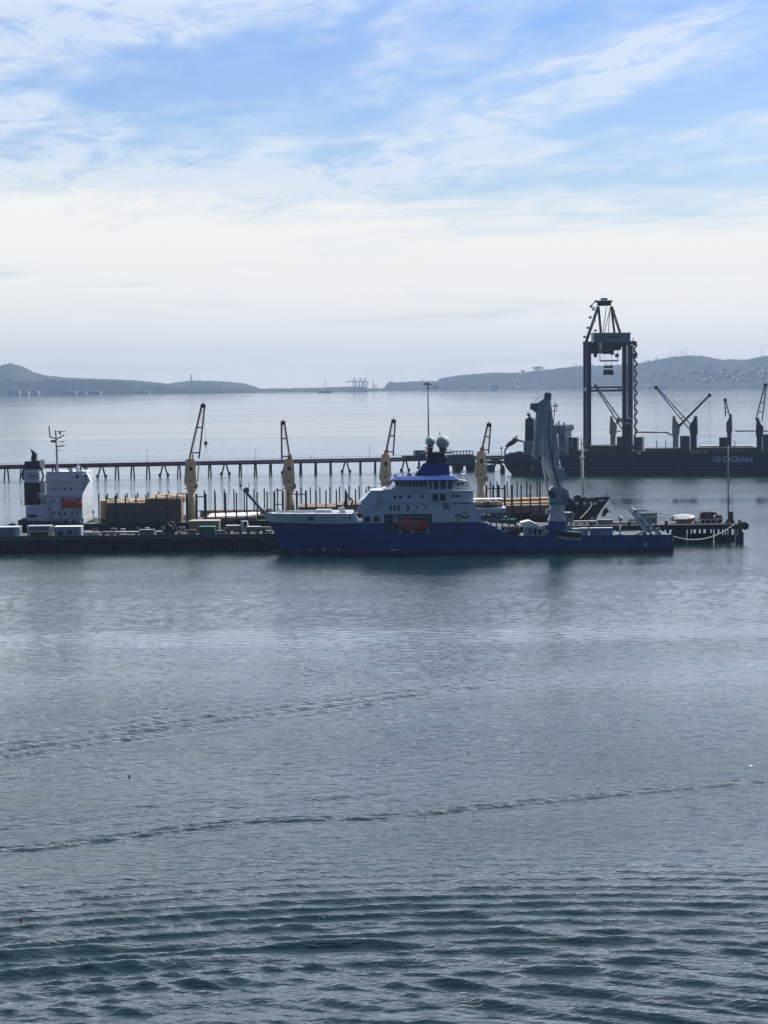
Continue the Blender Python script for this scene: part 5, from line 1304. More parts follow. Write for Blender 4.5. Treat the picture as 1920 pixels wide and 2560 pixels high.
flatbed(FH, 'flat_trailer', 1573, 1599, 1300, 'dark trailer left of the dark green container', P_dark, load=P_rust, dep=8, zb0=ZH)
# tarpaulin covered heap and yellow base
r = FH.root('covered_boat', 'boat shaped load under a pale cover on the pier head', 'covered load', at=(sh_(1706, 4), 6, ZH))
rings = []
for px, w_, zt_, zs in ((1679, .8, 1298, 1302), (1684, 2, 1291, 1299), (1692, 2.6, 1289, 1297), (1710, 2.8, 1287, 1297), (1725, 2.6, 1287, 1295), (1737, 1.0, 1290, 1293)):
    x = sh_(px, 5); rings.append([(x, 6 - w_, zh(px, zs, 5)), (x, 6 - w_ * .5, zh(px, zt_, 5)), (x, 6 + w_ * .5, zh(px, zt_, 5)), (x, 6 + w_, zh(px, zs, 5)), (x, 6 + w_ * .6, zh(px, 1303, 5)), (x, 6 - w_ * .6, zh(px, 1303, 5))])
part('hull', MB().loft(rings), P_brown, r)
rings = [[(x, y, z + .06) for x, y, z in q[:4]] + [(q[3][0], q[3][1] + .05, q[3][2] - .2), (q[0][0], q[0][1] - .05, q[0][2] - .2)] for q in rings[1:]]
part('cover', MB().loft(rings), P_tarp, r)
part('cradle', MB().box(sh_(1692, 5), sh_(1730, 5), 4.3, 7.6, ZH, zh(1700, 1299, 5)), mat('dull yellow steel', (.34, .26, .10), .7, stain=(.1, .06, .04), stain_amt=.4), r)
for i, px in enumerate((1735, 1742)):
    solo('barrier', MB().box(sh_(px, 3), sh_(px + 6, 3), 3, 3.6, ZH, zh(px, 1303, 3)).box(sh_(px, 3) + .05, sh_(px + 6, 3) - .05, 3.1, 3.5, zh(px, 1303, 3), zh(px, 1301, 3)), P_yellow if i == 0 else P_white2, FH, (sh_(px, 3), 3, ZH), ('dull yellow' if i == 0 else 'white') + ' barrier right of the covered boat shaped load', 'barrier')
r = FH.root('wheel_loader', 'brown heavy machine with a pale skirt left of the lamp post on the pier head', 'machine', at=(sh_(1780, 4), 6, ZH))
part('skirt', MB().box(sh_(1752, 4), sh_(1807, 4), 4, 9, ZH + .3, zh(1780, 1297, 4)), W_('grey beige skirt', (.38, .36, .33)), r)
part('body', MB().prism(FH.poly([(1751, 1297), (1752, 1283), (1762, 1279), (1790, 1281), (1794, 1288), (1804, 1288), (1807, 1297)], 5), 5, 8), P_rust, r)
part('cab', MB().box(sh_(1762, 4.5), sh_(1778, 4.5), 4.5, 7, zh(1770, 1295, 4.5), zh(1770, 1280, 4.5)), P_brown, r)
part('lamp', MB().ball((sh_(1786, 4.4), 4.4, zh(1786, 1291, 4.4)), .42), P_white, r)
for px in (1757, 1770, 1784, 1800): part('wheel', MB().tube((sh_(px, 3.8), 3.7, ZH + .5), (sh_(px, 3.8), 4.2, ZH + .5), .5, n=12), P_tyre, r)
r = FH.root('navigation_light', 'dark lattice light tower at the very end of the pier head', 'beacon', at=(sh_(1828, 4), 4, ZH))
part('plinth', MB().loft([[(sh_(1812, 4), 2.5, ZH), (sh_(1836, 4), 2.5, ZH), (sh_(1836, 4), 5.5, ZH), (sh_(1812, 4), 5.5, ZH)], [(sh_(1818, 4), 3, zh(1825, 1298, 4)), (sh_(1832, 4), 3, zh(1825, 1298, 4)), (sh_(1832, 4), 5, zh(1825, 1298, 4)), (sh_(1818, 4), 5, zh(1825, 1298, 4))]]), P_dark, r)
part('tower', MB().box(sh_(1823, 4), sh_(1832, 4), 3.4, 4.6, zh(1828, 1298, 4), zh(1828, 1279, 4)).box(sh_(1820, 4), sh_(1834, 4), 3.2, 4.8, zh(1828, 1291, 4), zh(1828, 1288, 4)), P_rust, r)
part('lantern', MB().tube((sh_(1831, 4), 4, zh(1831, 1279, 4)), (sh_(1831, 4), 4, zh(1831, 1268, 4)), .07, n=5).box(sh_(1828, 4), sh_(1834, 4), 3.8, 4.2, zh(1831, 1271, 4), zh(1831, 1270, 4)), P_grey, r)
r = FH.root('lamp_post', 'very tall thin grey lamp post near the end of the pier head', 'lamp post', at=(sh_(1821, 2), 2, ZH))
x, zt_ = FH.P(1820, 1113, 2)
part('pole', MB().tube((sh_(1821, 2), 2, ZH), (x, 2, zt_), .24, .15, n=10), mat('galvanised pole', (.16, .18, .22), .5), r)
part('foot', MB().tube((sh_(1821, 2), 2, ZH), (sh_(1821, 2), 2, ZH + .6), .5, n=10), P_dark, r)
# tall mast with a lamp crown behind the radomes, on the back of the quay
r = FP.root('lamp_mast', 'tall thin lamp mast with a round crown rising behind the two radomes', 'lamp post', at=(sp_(1073, 34), 34, ZH))
x, zt_ = FP.P(1070, 961, 34)
part('pole', MB().tube((sp_(1073, 34), 34, ZH - .1), (x, 34, zt_), .38, .2, n=10), MATS['galvanised pole'], r)
part('lamp_crown', MB().tube((x, 34, zt_), (x, 34, zt_ + .5), 1.35, 1.1, n=14), P_grey, r)
for k in range(6):
    a = 2*math.pi*k/6; part('lamp', MB().box(x + 1.2*math.cos(a) - .2, x + 1.2*math.cos(a) + .2, 34 + 1.2*math.sin(a) - .2, 34 + 1.2*math.sin(a) + .2, zt_ - .35, zt_ - .01), P_pale, r)
solo('mast_platform', MB().box(sp_(1066, 34), sp_(1080, 34), 33, 36, ZH - 6, ZH - .1), P_pier, FP, (sp_(1073, 34), 34, 0), 'concrete footing in the water carrying the tall lamp mast', 'footing')
# mooring lines
def rope(name, pts, r_, label, sag=0.0, n=18, m=P_rope):
    q = MB(); P_ = []
    for i in range(len(pts) - 1):
        a, b_ = Vector(pts[i]), Vector(pts[i+1])
        for k in range(n + 1):
            t_ = k / n; p_ = a.lerp(b_, t_); p_.z -= sag * 4 * t_ * (1 - t_); P_.append(p_)
    o_ = P_[0]
    q.path([tuple(p_) for p_ in P_], r_, n=6)
    ob = q.build(name, m, None, off=tuple(o_)); ob.location = o_
    tag(ob, label, 'rope'); return ob
rope('mooring_line', [tuple(W(1526, 1250, 716)), tuple(W(1600, 1274, 700)), tuple(W(1760, 1299, 682))], .11, 'dark mooring line running from the log carrier\'s bow down to the pier head', .3, m=P_grey)
rope('mooring_line', [tuple(W(1527, 1252, 717)), tuple(W(1690, 1296, 684))], .09, 'thinner lower mooring line from the log carrier\'s bow to the pier head', 1.2, m=P_grey)
a_, b_ = W(1684, 1341, 650), W(1834, 1312, 679)
rope('mooring_line', [tuple(a_), tuple(b_)], .17, 'pale slack mooring line sagging from the blue ship\'s stern to the pier end', 2.4)
rope('mooring_line', [tuple(W(1450, 1296, 690)), tuple(W(1480, 1262, 703))], .12, 'pale line rising past the black bow of the log carrier', .3)
# small floats drifting in the foreground
for px, py, r_, lb in ((323, 1942, .15, 'tiny dark float drifting between the two wakes'), (53, 2300, .15, 'tiny black float near the lower left corner')):
    g = G(px, py); ob = MB().ball((0, 0, 0), r_, 1, 1, .9, 12, 8).build('float', P_black); ob.location = (g.x, g.y, .12); tag(ob, lb, 'float')
# ================================================================ long trestle
dA, dB = 1167.0, 1217.0
pA, pB = W(17, 1180, dA), W(1000, 1165, dB)
TH = math.degrees(math.atan2(pB.y - pA.y, pB.x - pA.x))
FT = Frame(17, dA, TH)
st_ = lambda px, dep=0.0: FT.s(px, dep, 1175)
zt2 = lambda px, py, dep=0.0: FT.z(px, py, dep)
TR = FT.root('trestle', 'very long low dark trestle bridge on piles crossing the left half', 'bridge', at=(0, 4, 0))
zdt = zt2(400, 1155.5)
xt0, xt1 = st_(-420), st_(1262)
P_tr = mat('dark trestle steel', (0.040, 0.036, 0.040), .7, var=.3, scale=.3)
part('deck', MB().box(xt0, xt1, 0, 7, zdt - .75, zdt), P_tr, TR)
part('girder', MB().box(xt0, xt1, .3, .7, zdt - 2.1, zdt - .76).box(xt0, xt1, 6.3, 6.7, zdt - 2.1, zdt - .76), P_tr, TR)
part('pipe_line', MB().tube((xt0, -.3, zdt - 1.1), (xt1, -.3, zdt - 1.1), .28, n=8), mat('dull red brown pipe', (.10, .06, .06), .6), TR)
part('railing', MB().box(xt0, xt1, .05, .12, zdt + .95, zdt + 1.05), P_tr, TR)
i = 0; sp38 = (st_(945) - st_(17)) / 24.1
rt = random.Random(4)
for i in range(-10, 33):
    x = st_(17) + sp38 * i
    if x > xt1: break
    wide = (i % 4 == 2)
    zt_ = zdt - 2.1
    if wide:
        for s_ in (-1, 1):
            part('raked_pile', MB().tube((x + s_ * .6, 2, zt_), (x + s_ * 2.6, 2, -2), .42, n=8), P_tr, TR)
            part('pile_collar', MB().ball((x + s_ * 2.1, 2, .9), .85, 1, 1, 1.1, 10, 8), P_pier, TR)
    else:
        sp2 = max(0.0, 1.3 - .045 * max(i, 0))
        for s_ in (-1, 1): part('pile', MB().tube((x + s_ * (.35 + sp2 * .3), 3 + s_, zt_), (x + s_ * (.45 + sp2 * .8), 3 + s_ * 1.5, -2), .42, n=8), P_tr, TR)
for px, pyt, arm, lwh in ((369, 1127, 1, 'left of the first cream crane'), (640, 1124, 1, 'left of the second cream crane, the taller one'), (779, 1136, 0, 'first right of the second crane'), (925, 1116, 0, 'tall, left of the third cream crane'), (684, 1146, 0, 'very short, near the second cream crane'), (860, 1140, 0, 'second right of the second crane')):
    x = st_(px, 5); z1 = zt2(px, pyt, 5)
    r = FT.root('lamp_post', 'thin lamp post on the long trestle, ' + lwh, 'lamp post', at=(x, 5, zdt), group='lamp posts along the trestle')
    part('pole', MB().tube((x, 5, zdt), (x, 5, z1), .13, .09, n=6), P_grey, r)
    part('arm', MB().tube((x - .9, 5, z1), (x + (.9 if arm else .1), 5, z1), .08, n=5), P_grey, r)
# loading platform at the trestle's end
LP = FT.root('loading_platform', 'dark loading platform with heavy legs at the right end of the trestle', 'platform', at=(st_(1150), 6, 0))
def lb_(px0, px1, py0, py1, dep, d2, name, m, root=None):
    return part(name, MB().box(st_(px0, dep), st_(px1, dep), dep, dep + d2, zt2((px0+px1)/2, py1, dep), zt2((px0+px1)/2, py0, dep)), m, root or LP)
P_plat = mat('dark grey steelwork', (.045, .055, .065), .6, var=.3, scale=.4)
lb_(1014, 1066, 1139, 1152, -1, 8, 'walkway_block', P_plat); lb_(1040, 1066, 1126, 1139, 1, 5, 'control_room', P_plat)
lb_(1046, 1054, 1129, 1135, .9, .1, 'window', P_pale); lb_(1056, 1062, 1129, 1135, .9, .1, 'window', P_pale)
hp = MB().prism([(st_(1112, -2), zt2(1112, 1165, -2)), (st_(1120, -2), zt2(1120, 1138, -2)), (st_(1184, -2), zt2(1184, 1136, -2)), (st_(1192, -2), zt2(1192, 1165, -2))], -2, 10)
part('conveyor_house', hp, mat('slate grey cladding', (.085, .10, .13), .6, var=.2, scale=.2), LP)
lb_(1132, 1183, 1127, 1129, 0, 6, 'roof_rail', P_plat); 
for px in (1134, 1142, 1150, 1158, 1166, 1174, 1182): lb_(px, px + 2, 1128, 1137, 0, .4, 'roof_post', P_plat)
lb_(1110, 1192, 1160, 1163, -2.5, 12, 'platform_deck', P_plat)
for a, b_ in ((1139, 1154), (1174, 1192), (1219, 1233)):
    part('platform_leg', MB().loft([[(st_(a, 2), 0, -2), (st_(b_, 2), 0, -2), (st_(b_, 2), 8, -2), (st_(a, 2), 8, -2)], [(st_(a - 2, 2), 0, zt2(a, 1163, 2)), (st_(b_ + 3, 2), 0, zt2(a, 1163, 2)), (st_(b_ + 3, 2), 8, zt2(a, 1163, 2)), (st_(a - 2, 2), 8, zt2(a, 1163, 2))]]), P_pier, LP)
lb_(1222, 1262, 1152, 1159, -2, 10, 'approach_deck', P_plat); lb_(1224, 1256, 1140, 1143, 0, 5, 'approach_rail', P_plat); lb_(1236, 1250, 1147, 1151, 0, 4, 'pump_unit', P_rust)
part('arch_brace', MB().path([(st_(1232, 2), 2, zt2(1232, 1170, 2)), (st_(1240, 2), 2, zt2(1240, 1157, 2)), (st_(1252, 2), 2, zt2(1252, 1158, 2)), (st_(1256, 2), 2, zt2(1256, 1175, 2))], .7), P_pier, LP)
part('radar_post', MB().path([(st_(1254, 2), 2, zt2(1254, 1152, 2)), (st_(1254, 2), 2, zt2(1254, 1122, 2))], .2).ball((st_(1254, 2), 2, zt2(1254, 1120, 2)), .7), P_grey, LP)

# ================================================================ far bulk carrier with the name on its side
g0, g1 = W(1258, 1187, 1168), W(1900, 1187, 1137)
TG = math.degrees(math.atan2(g1.y - g0.y, g1.x - g0.x))
FG = Frame(1258, 1168.0, TG)
sg = lambda px, dep=0.0: FG.s(px, dep, 1120)
zg_ = lambda px, py, dep=0.0: FG.z(px, py, dep)
BG = 28.0
GS = FG.root('bulk_carrier', 'dark navy bulk carrier with white lettering moored beyond at the right', 'ship', at=(sg(1600), 14, 0))
x0 = sg(1258); x1 = sg(2180)
zt0 = zg_(1500, 1138)
rings = []
for u in [0, .008, .02, .05, .1, .3, .6, .8, .86, .9, .94, .97, .99, 1.0]:
    near, far = [], []
    for k in range(6):
        zt_ = zt0 + (.4 if u < .09 else 0) + (2.2 if u > .93 else 0); z = -2 + (zt_ + 2) * k / 5
        x = x0 + (x1 - x0) * u + (max(0, (3.5 - z)) * .9 if u < .05 else 0) * (1 - u / .05)
        x += -(1 - k / 5) * 7 if u > .97 else 0
        e = 1 if u < .84 else max(.02, 1 - ((u - .84) / .16) ** 2.2)
        if u < .1: e = (.82 + .18 * u / .1) if z > 3 else (.55 + .45 * u / .1)
        near.append((x, 14 - 14 * e, z)); far.append((x, 14 + 14 * e, z))
    rings.append(near + far[::-1])
gh = part('hull', MB().loft(rings), P_navy, GS)
part('boot_topping', MB().box(sg(1300), sg(2040), -.06, .1, -.3, 1.9), mat('dull grey brown boot topping', (.035, .036, .05), .6), gh)
part('hull_stripe', MB().box(sg(1300), sg(2040), -.05, .1, zg_(1500, 1172), zg_(1500, 1169)), mat('slate hull stripe', (.05, .055, .085), .6), gh)
part('deck_edge', MB().box(sg(1456), sg(2040), -.3, 1.2, zt0 + .003, zg_(1600, 1128)), mat('olive green bulwark', (.045, .055, .045), .7), GS)
part('draught_mark', MB().box(sg(1582.5), sg(1584.5), -.1, 0, zg_(1583, 1157), zg_(1583, 1144)), P_grey, gh)
part('scratch_mark', MB().box(sg(1691), sg(1694), -.1, 0, zg_(1692, 1178), zg_(1692, 1172)), P_grey, gh)
part('rudder_head', MB().ball((sg(1256, 14), 14, 1.5), 1.7, .8, .4, 1.9, 12, 8), P_dark, gh)
part('yellow_emblem', MB().prism(FG.poly([(1324, 1166), (1325, 1176), (1335, 1177), (1334, 1163), (1331, 1162), (1329, 1167)], -.1), -.12, 0), mat('yellow hull mark', (.35, .32, .12), .6), gh)
# lettering
def lettering(txt, fr, px0, px1, pyt, pyb, dep, m, root, name='hull_lettering', bold=.03):
    cu = bpy.data.curves.new('t', 'FONT'); cu.body = txt; cu.size = 1; cu.offset = bold; cu.extrude = .01
    ob = bpy.data.objects.new('t', cu); C.objects.link(ob)
    dg = bpy.context.evaluated_depsgraph_get(); me = bpy.data.meshes.new_from_object(ob.evaluated_get(dg))
    C.objects.unlink(ob); bpy.data.objects.remove(ob)
    vs = np.array([v.co[:] for v in me.vertices]); mn, mx = vs.min(0), vs.max(0)
    xa_, za_ = fr.P(px0, pyb, dep); xb_, _ = fr.P(px1, pyb, dep); _, zb_ = fr.P((px0+px1)/2, pyt, dep); za_ = fr.z((px0+px1)/2, pyb, dep)
    q = MB(); q.v = [(xa_ + (v[0]-mn[0])/(mx[0]-mn[0])*(xb_-xa_), dep - .04 - v[2], za_ + (v[1]-mn[1])/(mx[1]-mn[1])*(zb_-za_)) for v in vs]
    q.f = [list(p_.vertices) for p_ in me.polygons]
    bpy.data.meshes.remove(me)
    return part(name, q, m, root)
P_let = mat('grey white lettering', (.50, .54, .60), .6, var=.1)
lettering('OCEAN', FG, 1806, 1881, 1141, 1155.5, -.05, P_let, gh, bold=.05)
lettering('G2', FG, 1781.5, 1802, 1141, 1155.5, -.05, P_let, gh, bold=.05)
def gbox(px0, px1, py0, py1, dep, d2, name, m, root=None, zb0=None):
    z0_ = zg_((px0+px1)/2, py1, dep) if zb0 is None else zb0
    return part(name, MB().box(sg(px0, dep), sg(px1, dep), dep, dep + d2, z0_, zg_((px0+px1)/2, py0, dep)), m, root or GS)
P_gd = mat('pale grey deckhouse paint', (.27, .29, .33), .55, var=.12, scale=.3, stain=(.15, .14, .13), stain_amt=.3, streak=True)
gbox(1309, 1342, 1104, 1138, 2, 22, 'aft_deckhouse', P_gd, zb0=zt0); gbox(1342, 1412, 1072, 1138, 3, 22, 'deckhouse', P_gd, zb0=zt0)
gbox(1380, 1414, 1064, 1074, 1, 26, 'bridge', P_gd); part('bridge_wing', MB().prism(FG.poly([(1380, 1072), (1418, 1071), (1414, 1076), (1400, 1090), (1380, 1092)], .5), .5, 26), P_gd, GS)
gbox(1396, 1400, 1069, 1073, .9, .1, 'window', P_glass); gbox(1409, 1412, 1104, 1137, 2.8, .2, 'downpipe', P_grey); gbox(1386, 1410, 1122, 1125, 1, 2, 'walkway', P_pale)
for px, y0, y1 in ((1390, 1066, 1058), (1397, 1066, 1052), (1410, 1066, 1056)): gbox(px - 1.5, px + 1.5, y1, y0, 8, 1, 'vent_pipe', P_dark)
fn = part('funnel', MB().prism(FG.poly([(1312, 1112), (1313, 1049), (1320, 1044), (1328, 1044), (1334, 1049), (1334, 1112)], 8), 8, 18), P_black, GS)
gbox(1317, 1329, 1053, 1064, 7.8, .15, 'funnel_emblem', mat('dull funnel panel', (.09, .09, .11), .6), fn)
part('exhaust_pipe', MB().path([(sg(1324, 10), 11, zg_(1324, 1046, 10)), (sg(1324, 10), 11, zg_(1324, 1040, 10)), (sg(1318, 10), 11, zg_(1318, 1034, 10))], .7), P_black, fn)
lm = MB()
for pts in ([(1384, 1062), (1386, 1040), (1388, 1005)], [(1378, 1028), (1394, 1026)], [(1380, 1016), (1396, 1012)], [(1390, 1012), (1392, 1022)]):
    lm.path([(sg(a, 12), 12, zg_(a, b_, 12)) for a, b_ in pts], .22)
part('radar_mast', lm, P_grey, GS)
for a, b_ in ((1379, 1000), (1388, 1008), (1393, 1015), (1379, 1042)):
    part('mast_lamp', MB().ball((sg(a, 12), 12, zg_(a, b_, 12)), .35, nu=8, nv=6), P_grey, GS)
# stern gear and free fall boat
part('launch_ramp', MB().beam((sg(1262, 12), 12, zg_(1262, 1126, 12)), (sg(1293, 12), 12, zg_(1293, 1090, 12)), .5, 3).path([(sg(1262, 12), 12, zg_(1262, 1126, 12)), (sg(1263, 12), 12, zt0)], .4).path([(sg(1310, 12), 12, zg_(1310, 1104, 12)), (sg(1290, 12), 12, zg_(1290, 1100, 12))], .4), P_dark, GS)
r = FG.root('freefall_lifeboat', 'dark red free fall lifeboat tilted on its ramp at the far ship\'s stern', 'lifeboat', at=(sg(1277, 10), 10, zg_(1277, 1110, 10)))
A_, B_ = Vector((sg(1262, 10), 11, zg_(1262, 1117, 10))), Vector((sg(1296, 10), 11, zg_(1296, 1097, 10)))
q = MB(); rings = []
dv = (B_ - A_); up = Vector((-dv.z, 0, dv.x)).normalized(); ay = Vector((0, 1, 0))
for i in range(9):
    t_ = i / 8; e = max(.12, 1 - abs(2*t_ - 1) ** 2.6); c_ = A_ + dv * t_
    rings.append([tuple(c_ + up * (1.3 * e * math.sin(a)) + ay * (1.4 * e * math.cos(a))) for a in [2*math.pi*k/10 for k in range(10)]])
part('boat_hull', q.loft(rings, sm=True), mat('dark red shell', (.13, .035, .03), .5), r)
part('boat_cabin', MB().ball(tuple(A_ + dv * .75 + up * .9), 1.0, 1.2, .9, .8, 10, 8), MATS['dark red shell'], r)
part('mooring_winch', MB().ball((sg(1298, 6), 6, zg_(1298, 1134, 6)), 1.6, 1.6, 1, .8, 12, 8), P_dark, GS)
part('mooring_winch', MB().ball((sg(1282, 6), 6, zg_(1282, 1136, 6)), 1.3, 2.2, 1, .8, 12, 8), P_dark, GS)
gbox(1421, 1443, 1094, 1128, 6, 5, 'hose_crane_house', mat('olive grey box', (.10, .11, .08), .6), zb0=zt0); gbox(1427, 1433, 1098, 1118, 5.9, .1, 'light_panel', mat('pale olive panel', (.35, .36, .25), .6))
gbox(1438, 1458, 1126, 1140, 3, 20, 'hatch_block', P_plat, zb0=zt0)
# hatches, deck blocks and cranes
gbox(1470, 1552, 1114, 1130, 5, 18, 'hatch_cover', mat('olive grey hatch', (.075, .08, .075), .7), zb0=zt0); gbox(1526, 1540, 1118, 1123, 4.9, .1, 'hatch_plate', P_grey)
def block(px0, px1, py0, dep=8):
    gbox(px0, px1, py0, 1132, dep, 8, 'winch_house', mat('grey winch house', (.13, .135, .15), .6, stain=(.07, .05, .04), stain_amt=.3), zb0=zt0)
    gbox(px0, px0 + (px1-px0)*.2, py0 + 1, 1130, dep - .05, .05, 'winch_house_door', P_grey, zb0=zt0)
block(1542, 1562, 1092); block(1584, 1606, 1093); block(1700, 1724, 1090); block(1906, 1930, 1086)
gbox(1798, 1818, 1094, 1112, 12, 6, 'winch_house', P_rust, zb0=zt0)
def gcrane(pxb, w_, pyt, foot, tip, m, jm, dep, twin=2.2, crown=True, wires=True, jw=.8):
    X = lambda p: sg(p, dep); Zg = lambda p, q_: zg_(p, q_, dep)
    side = 1 if tip[0] > pxb else -1
    col = part('crane_pedestal', MB().loft([[(X(pxb - w_*.38), dep, zt0), (X(pxb + w_*.38), dep, zt0), (X(pxb + w_*.38), dep + 2.4, zt0), (X(pxb - w_*.38), dep + 2.4, zt0)],
        [(X(pxb - w_*.38), dep, Zg(pxb, pyt + 46)), (X(pxb + w_*.38), dep, Zg(pxb, pyt + 46)), (X(pxb + w_*.38), dep + 2.4, Zg(pxb, pyt + 46)), (X(pxb - w_*.38), dep + 2.4, Zg(pxb, pyt + 46))]]), m, GS)
    # house narrows to a back-set horn that carries the hoist sheaves
    h_ = MB().prism(FG.poly([(pxb - w_*.5, pyt + 46), (pxb + w_*.5, pyt + 46), (pxb + w_*.5, pyt + 36) if side < 0 else (pxb + w_*.6, pyt + 28),
                   (pxb + w_*.42, pyt), (pxb + w_*.1, pyt), (pxb - w_*.1, pyt + 12), (pxb - w_*.55, pyt + 22)] if side < 0 else
                  [(pxb + w_*.5, pyt + 46), (pxb - w_*.5, pyt + 46), (pxb - w_*.5, pyt + 36), (pxb - w_*.42, pyt), (pxb - w_*.1, pyt), (pxb + w_*.1, pyt + 12), (pxb + w_*.6, pyt + 22)], dep - .3), dep - .3, dep + 2.9)
    part('crane_house', h_, m, GS)
    fx, fz = FG.P(*foot, dep - 1); tx, tz = FG.P(*tip, dep - 1)
    dv = Vector((tx - fx, 0, tz - fz)).normalized(); nn = Vector((-dv.z, 0, dv.x)) * twin * .5
    j = MB(); a, b_ = Vector((fx, dep - 1, fz)), Vector((tx, dep - 1, tz))
    j.beam(a + nn, b_ + nn * .25, jw * .7, .6).beam(a - nn, b_ - nn * .25, jw * .7, .6)
    for f in (.25, .5, .75):
        c_ = a.lerp(b_, f); k_ = nn * (1 - .75 * f); j.beam(c_ + k_, c_ - k_, .45, .5)
    ji = part('crane_jib', j, jm, GS)
    part('jib_head', MB().ball(tuple(b_), 1.0, 1, .7, 1, 10, 8), P_dark, ji)
    if wires:
        hx, hz_ = FG.P(pxb + w_*.2*(-side), pyt + 2, dep)
        part('hoist_wire', MB().tube(b_, (hx, dep, hz_), .09, n=4).tube(b_, (tx, dep - 1, zt0 + 4), .07, n=4), P_grey, ji)
    return col
P_cp = mat('pale beige crane paint', (.36, .36, .33), .6, var=.15, stain=(.2, .15, .1), stain_amt=.3, streak=True)
P_cd = mat('dark crane paint', (.05, .055, .07), .6, var=.2)
P_cr = mat('dull pinkish crane paint', (.20, .16, .17), .6, var=.2, stain=(.1, .06, .05), stain_amt=.3)
gcrane(1532, 16, 1040, (1542, 1060), (1545, 1052), P_cp, P_cp, 20, wires=False, twin=1)
gcrane(1689, 18, 1040, (1695, 1068), (1774, 988), P_cp, P_cd, 20, twin=.5, jw=1.1)
gcrane(1734, 19, 1040, (1728, 1070), (1640, 968), P_cd, P_cr, 6)
gcrane(1823, 14, 1035, (1819, 1040), (1813, 1000), P_cr, P_cd, 14, wires=False, twin=2.0)
gcrane(1898, 17, 1045, (1897, 1052), (1914, 962), P_cd, P_cd, 6, twin=3.2)
fx, fz = FG.P(1561, 1072, 3); tx, tz = FG.P(1487, 962, 3)
j = MB(); a, b_ = Vector((fx, 3, fz)), Vector((tx, 3, tz)); nn = Vector((-(tz-fz), 0, tx-fx)).normalized() * 1.1
j.beam(a + nn, b_ + nn * .3, .55, .6).beam(a - nn, b_ - nn * .3, .55, .6)
for f in (.2, .4, .6, .8): c_ = a.lerp(b_, f); j.beam(c_ + nn*(1-.7*f), c_ - nn*(1-.7*f), .4, .4)
ji = part('crane_jib', j, P_cd, GS); part('hoist_wire', MB().tube(b_, (sg(1553, 3), 3, zg_(1553, 1060, 3)), .09, n=4), P_grey, ji)
part('crane_house', MB().box(sg(1556, 4), sg(1580, 4), 4, 8, zt0, zg_(1568, 1060, 4)), P_cd, GS)
def arm(pts, dep, r_=.3): part('conveyor_arm', MB().path([(sg(a, dep), dep, zg_(a, b_, dep)) for a, b_ in pts], r_), P_grey, GS)
arm([(1594, 1080.5), (1668, 1081), (1676, 1087), (1690, 1088)], 16, .4); arm([(1838, 1078), (1890, 1077)], 16, .4); arm([(1522, 1080), (1553, 1078)], 22, .3); arm([(1905, 1078), (1930, 1077)], 16, .4)
for px in (1643, 1665, 1838): part('deck_vent', MB().tube((sg(px, 10), 10, zt0), (sg(px - 1, 10), 10, zg_(px, 1100, 10)), .3, .2, n=6), P_grey, GS)
gbox(1748, 1884, 1114, 1124, 16, 8, 'bright_hatch_cover', P_tarp, zb0=zt0)
gbox(1740, 1890, 1119, 1130, 4, 8, 'hatch_cover', MATS['olive grey hatch'], zb0=zt0); gbox(1612, 1700, 1121, 1130, 4, 14, 'hatch_cover', MATS['olive grey hatch'], zb0=zt0)
for px in (1724, 1738, 1755): gbox(px, px + 12, 1126, 1136, -.8, 1, 'pilot_ladder_gear', P_grey)
gbox(1592, 1602, 1127, 1137, -.8, 1, 'pilot_ladder_gear', P_pale)

# ================================================================ ship to shore gantry crane
FC = Frame(1520, 1192.0, 0.0)
sc_ = lambda px, dep=0.0, py=1000: FC.s(px, dep, py)
zc_ = lambda px, py, dep=0.0: FC.z(px, py, dep)
QB = FC.root('far_quay', 'low dark berth under the gantry crane behind the far bulk carrier', 'quay', at=(sc_(1600), 10, 0))
part('quay_deck', MB().box(sc_(1440), sc_(2300), 0, 34, 3.6, 4.6), P_conc, QB)
part('quay_wall', MB().box(sc_(1440) + .5, sc_(2300) - .5, .6, 33.4, -2, 3.59), P_pier, QB)
GC = FC.root('gantry_crane', 'tall dark blue ship to shore gantry crane with a grey machinery house', 'crane', at=(sc_(1520), 16, 4.6))
P_gc = mat('dark blue grey crane steel', (.050, .060, .105), .55, var=.2, scale=.2, stain=(.03, .035, .05), stain_amt=.3, streak=True)
P_gl = mat('lighter crane steel', (.12, .135, .19), .55, var=.2)
ZB = 4.6
def leg(px0, px1, dep, wd, name='leg', m=P_gc, top=862, px0t=None, px1t=None):
    a, b_ = sc_(px0, dep, 1120), sc_(px1, dep, 1120); at_, bt_ = sc_(px0t or px0, dep, top), sc_(px1t or px1, dep, top); zt_ = zc_((px0+px1)/2, top, dep)
    return part(name, MB().loft([[(a, dep, ZB), (b_, dep, ZB), (b_, dep + wd, ZB), (a, dep + wd, ZB)], [(at_, dep, zt_), (bt_, dep, zt_), (bt_, dep + wd, zt_), (at_, dep + wd, zt_)]]), m, GC)
leg(1467, 1478, 2, 2.2); leg(1458.5, 1466.5, 30, 2.2); leg(1556, 1567, 2, 2.2); leg(1571, 1582, 30, 2.2)
leg(1568, 1570.5, 16, .5, 'conduit', P_gl); leg(1463, 1465, 29, .4, 'conduit', P_gl)
def cbox(px0, px1, py0, py1, dep, d2, name, m=P_gc, root=None):
    return part(name, MB().box(sc_(px0, dep, py0), sc_(px1, dep, py0), dep, dep + d2, zc_((px0+px1)/2, py1, dep), zc_((px0+px1)/2, py0, dep)), m, root or GC)
cbox(1466, 1578, 856, 864, 1.6, 2.6, 'portal_beam'); cbox(1458, 1586, 853, 861, 29.6, 2.6, 'portal_beam')
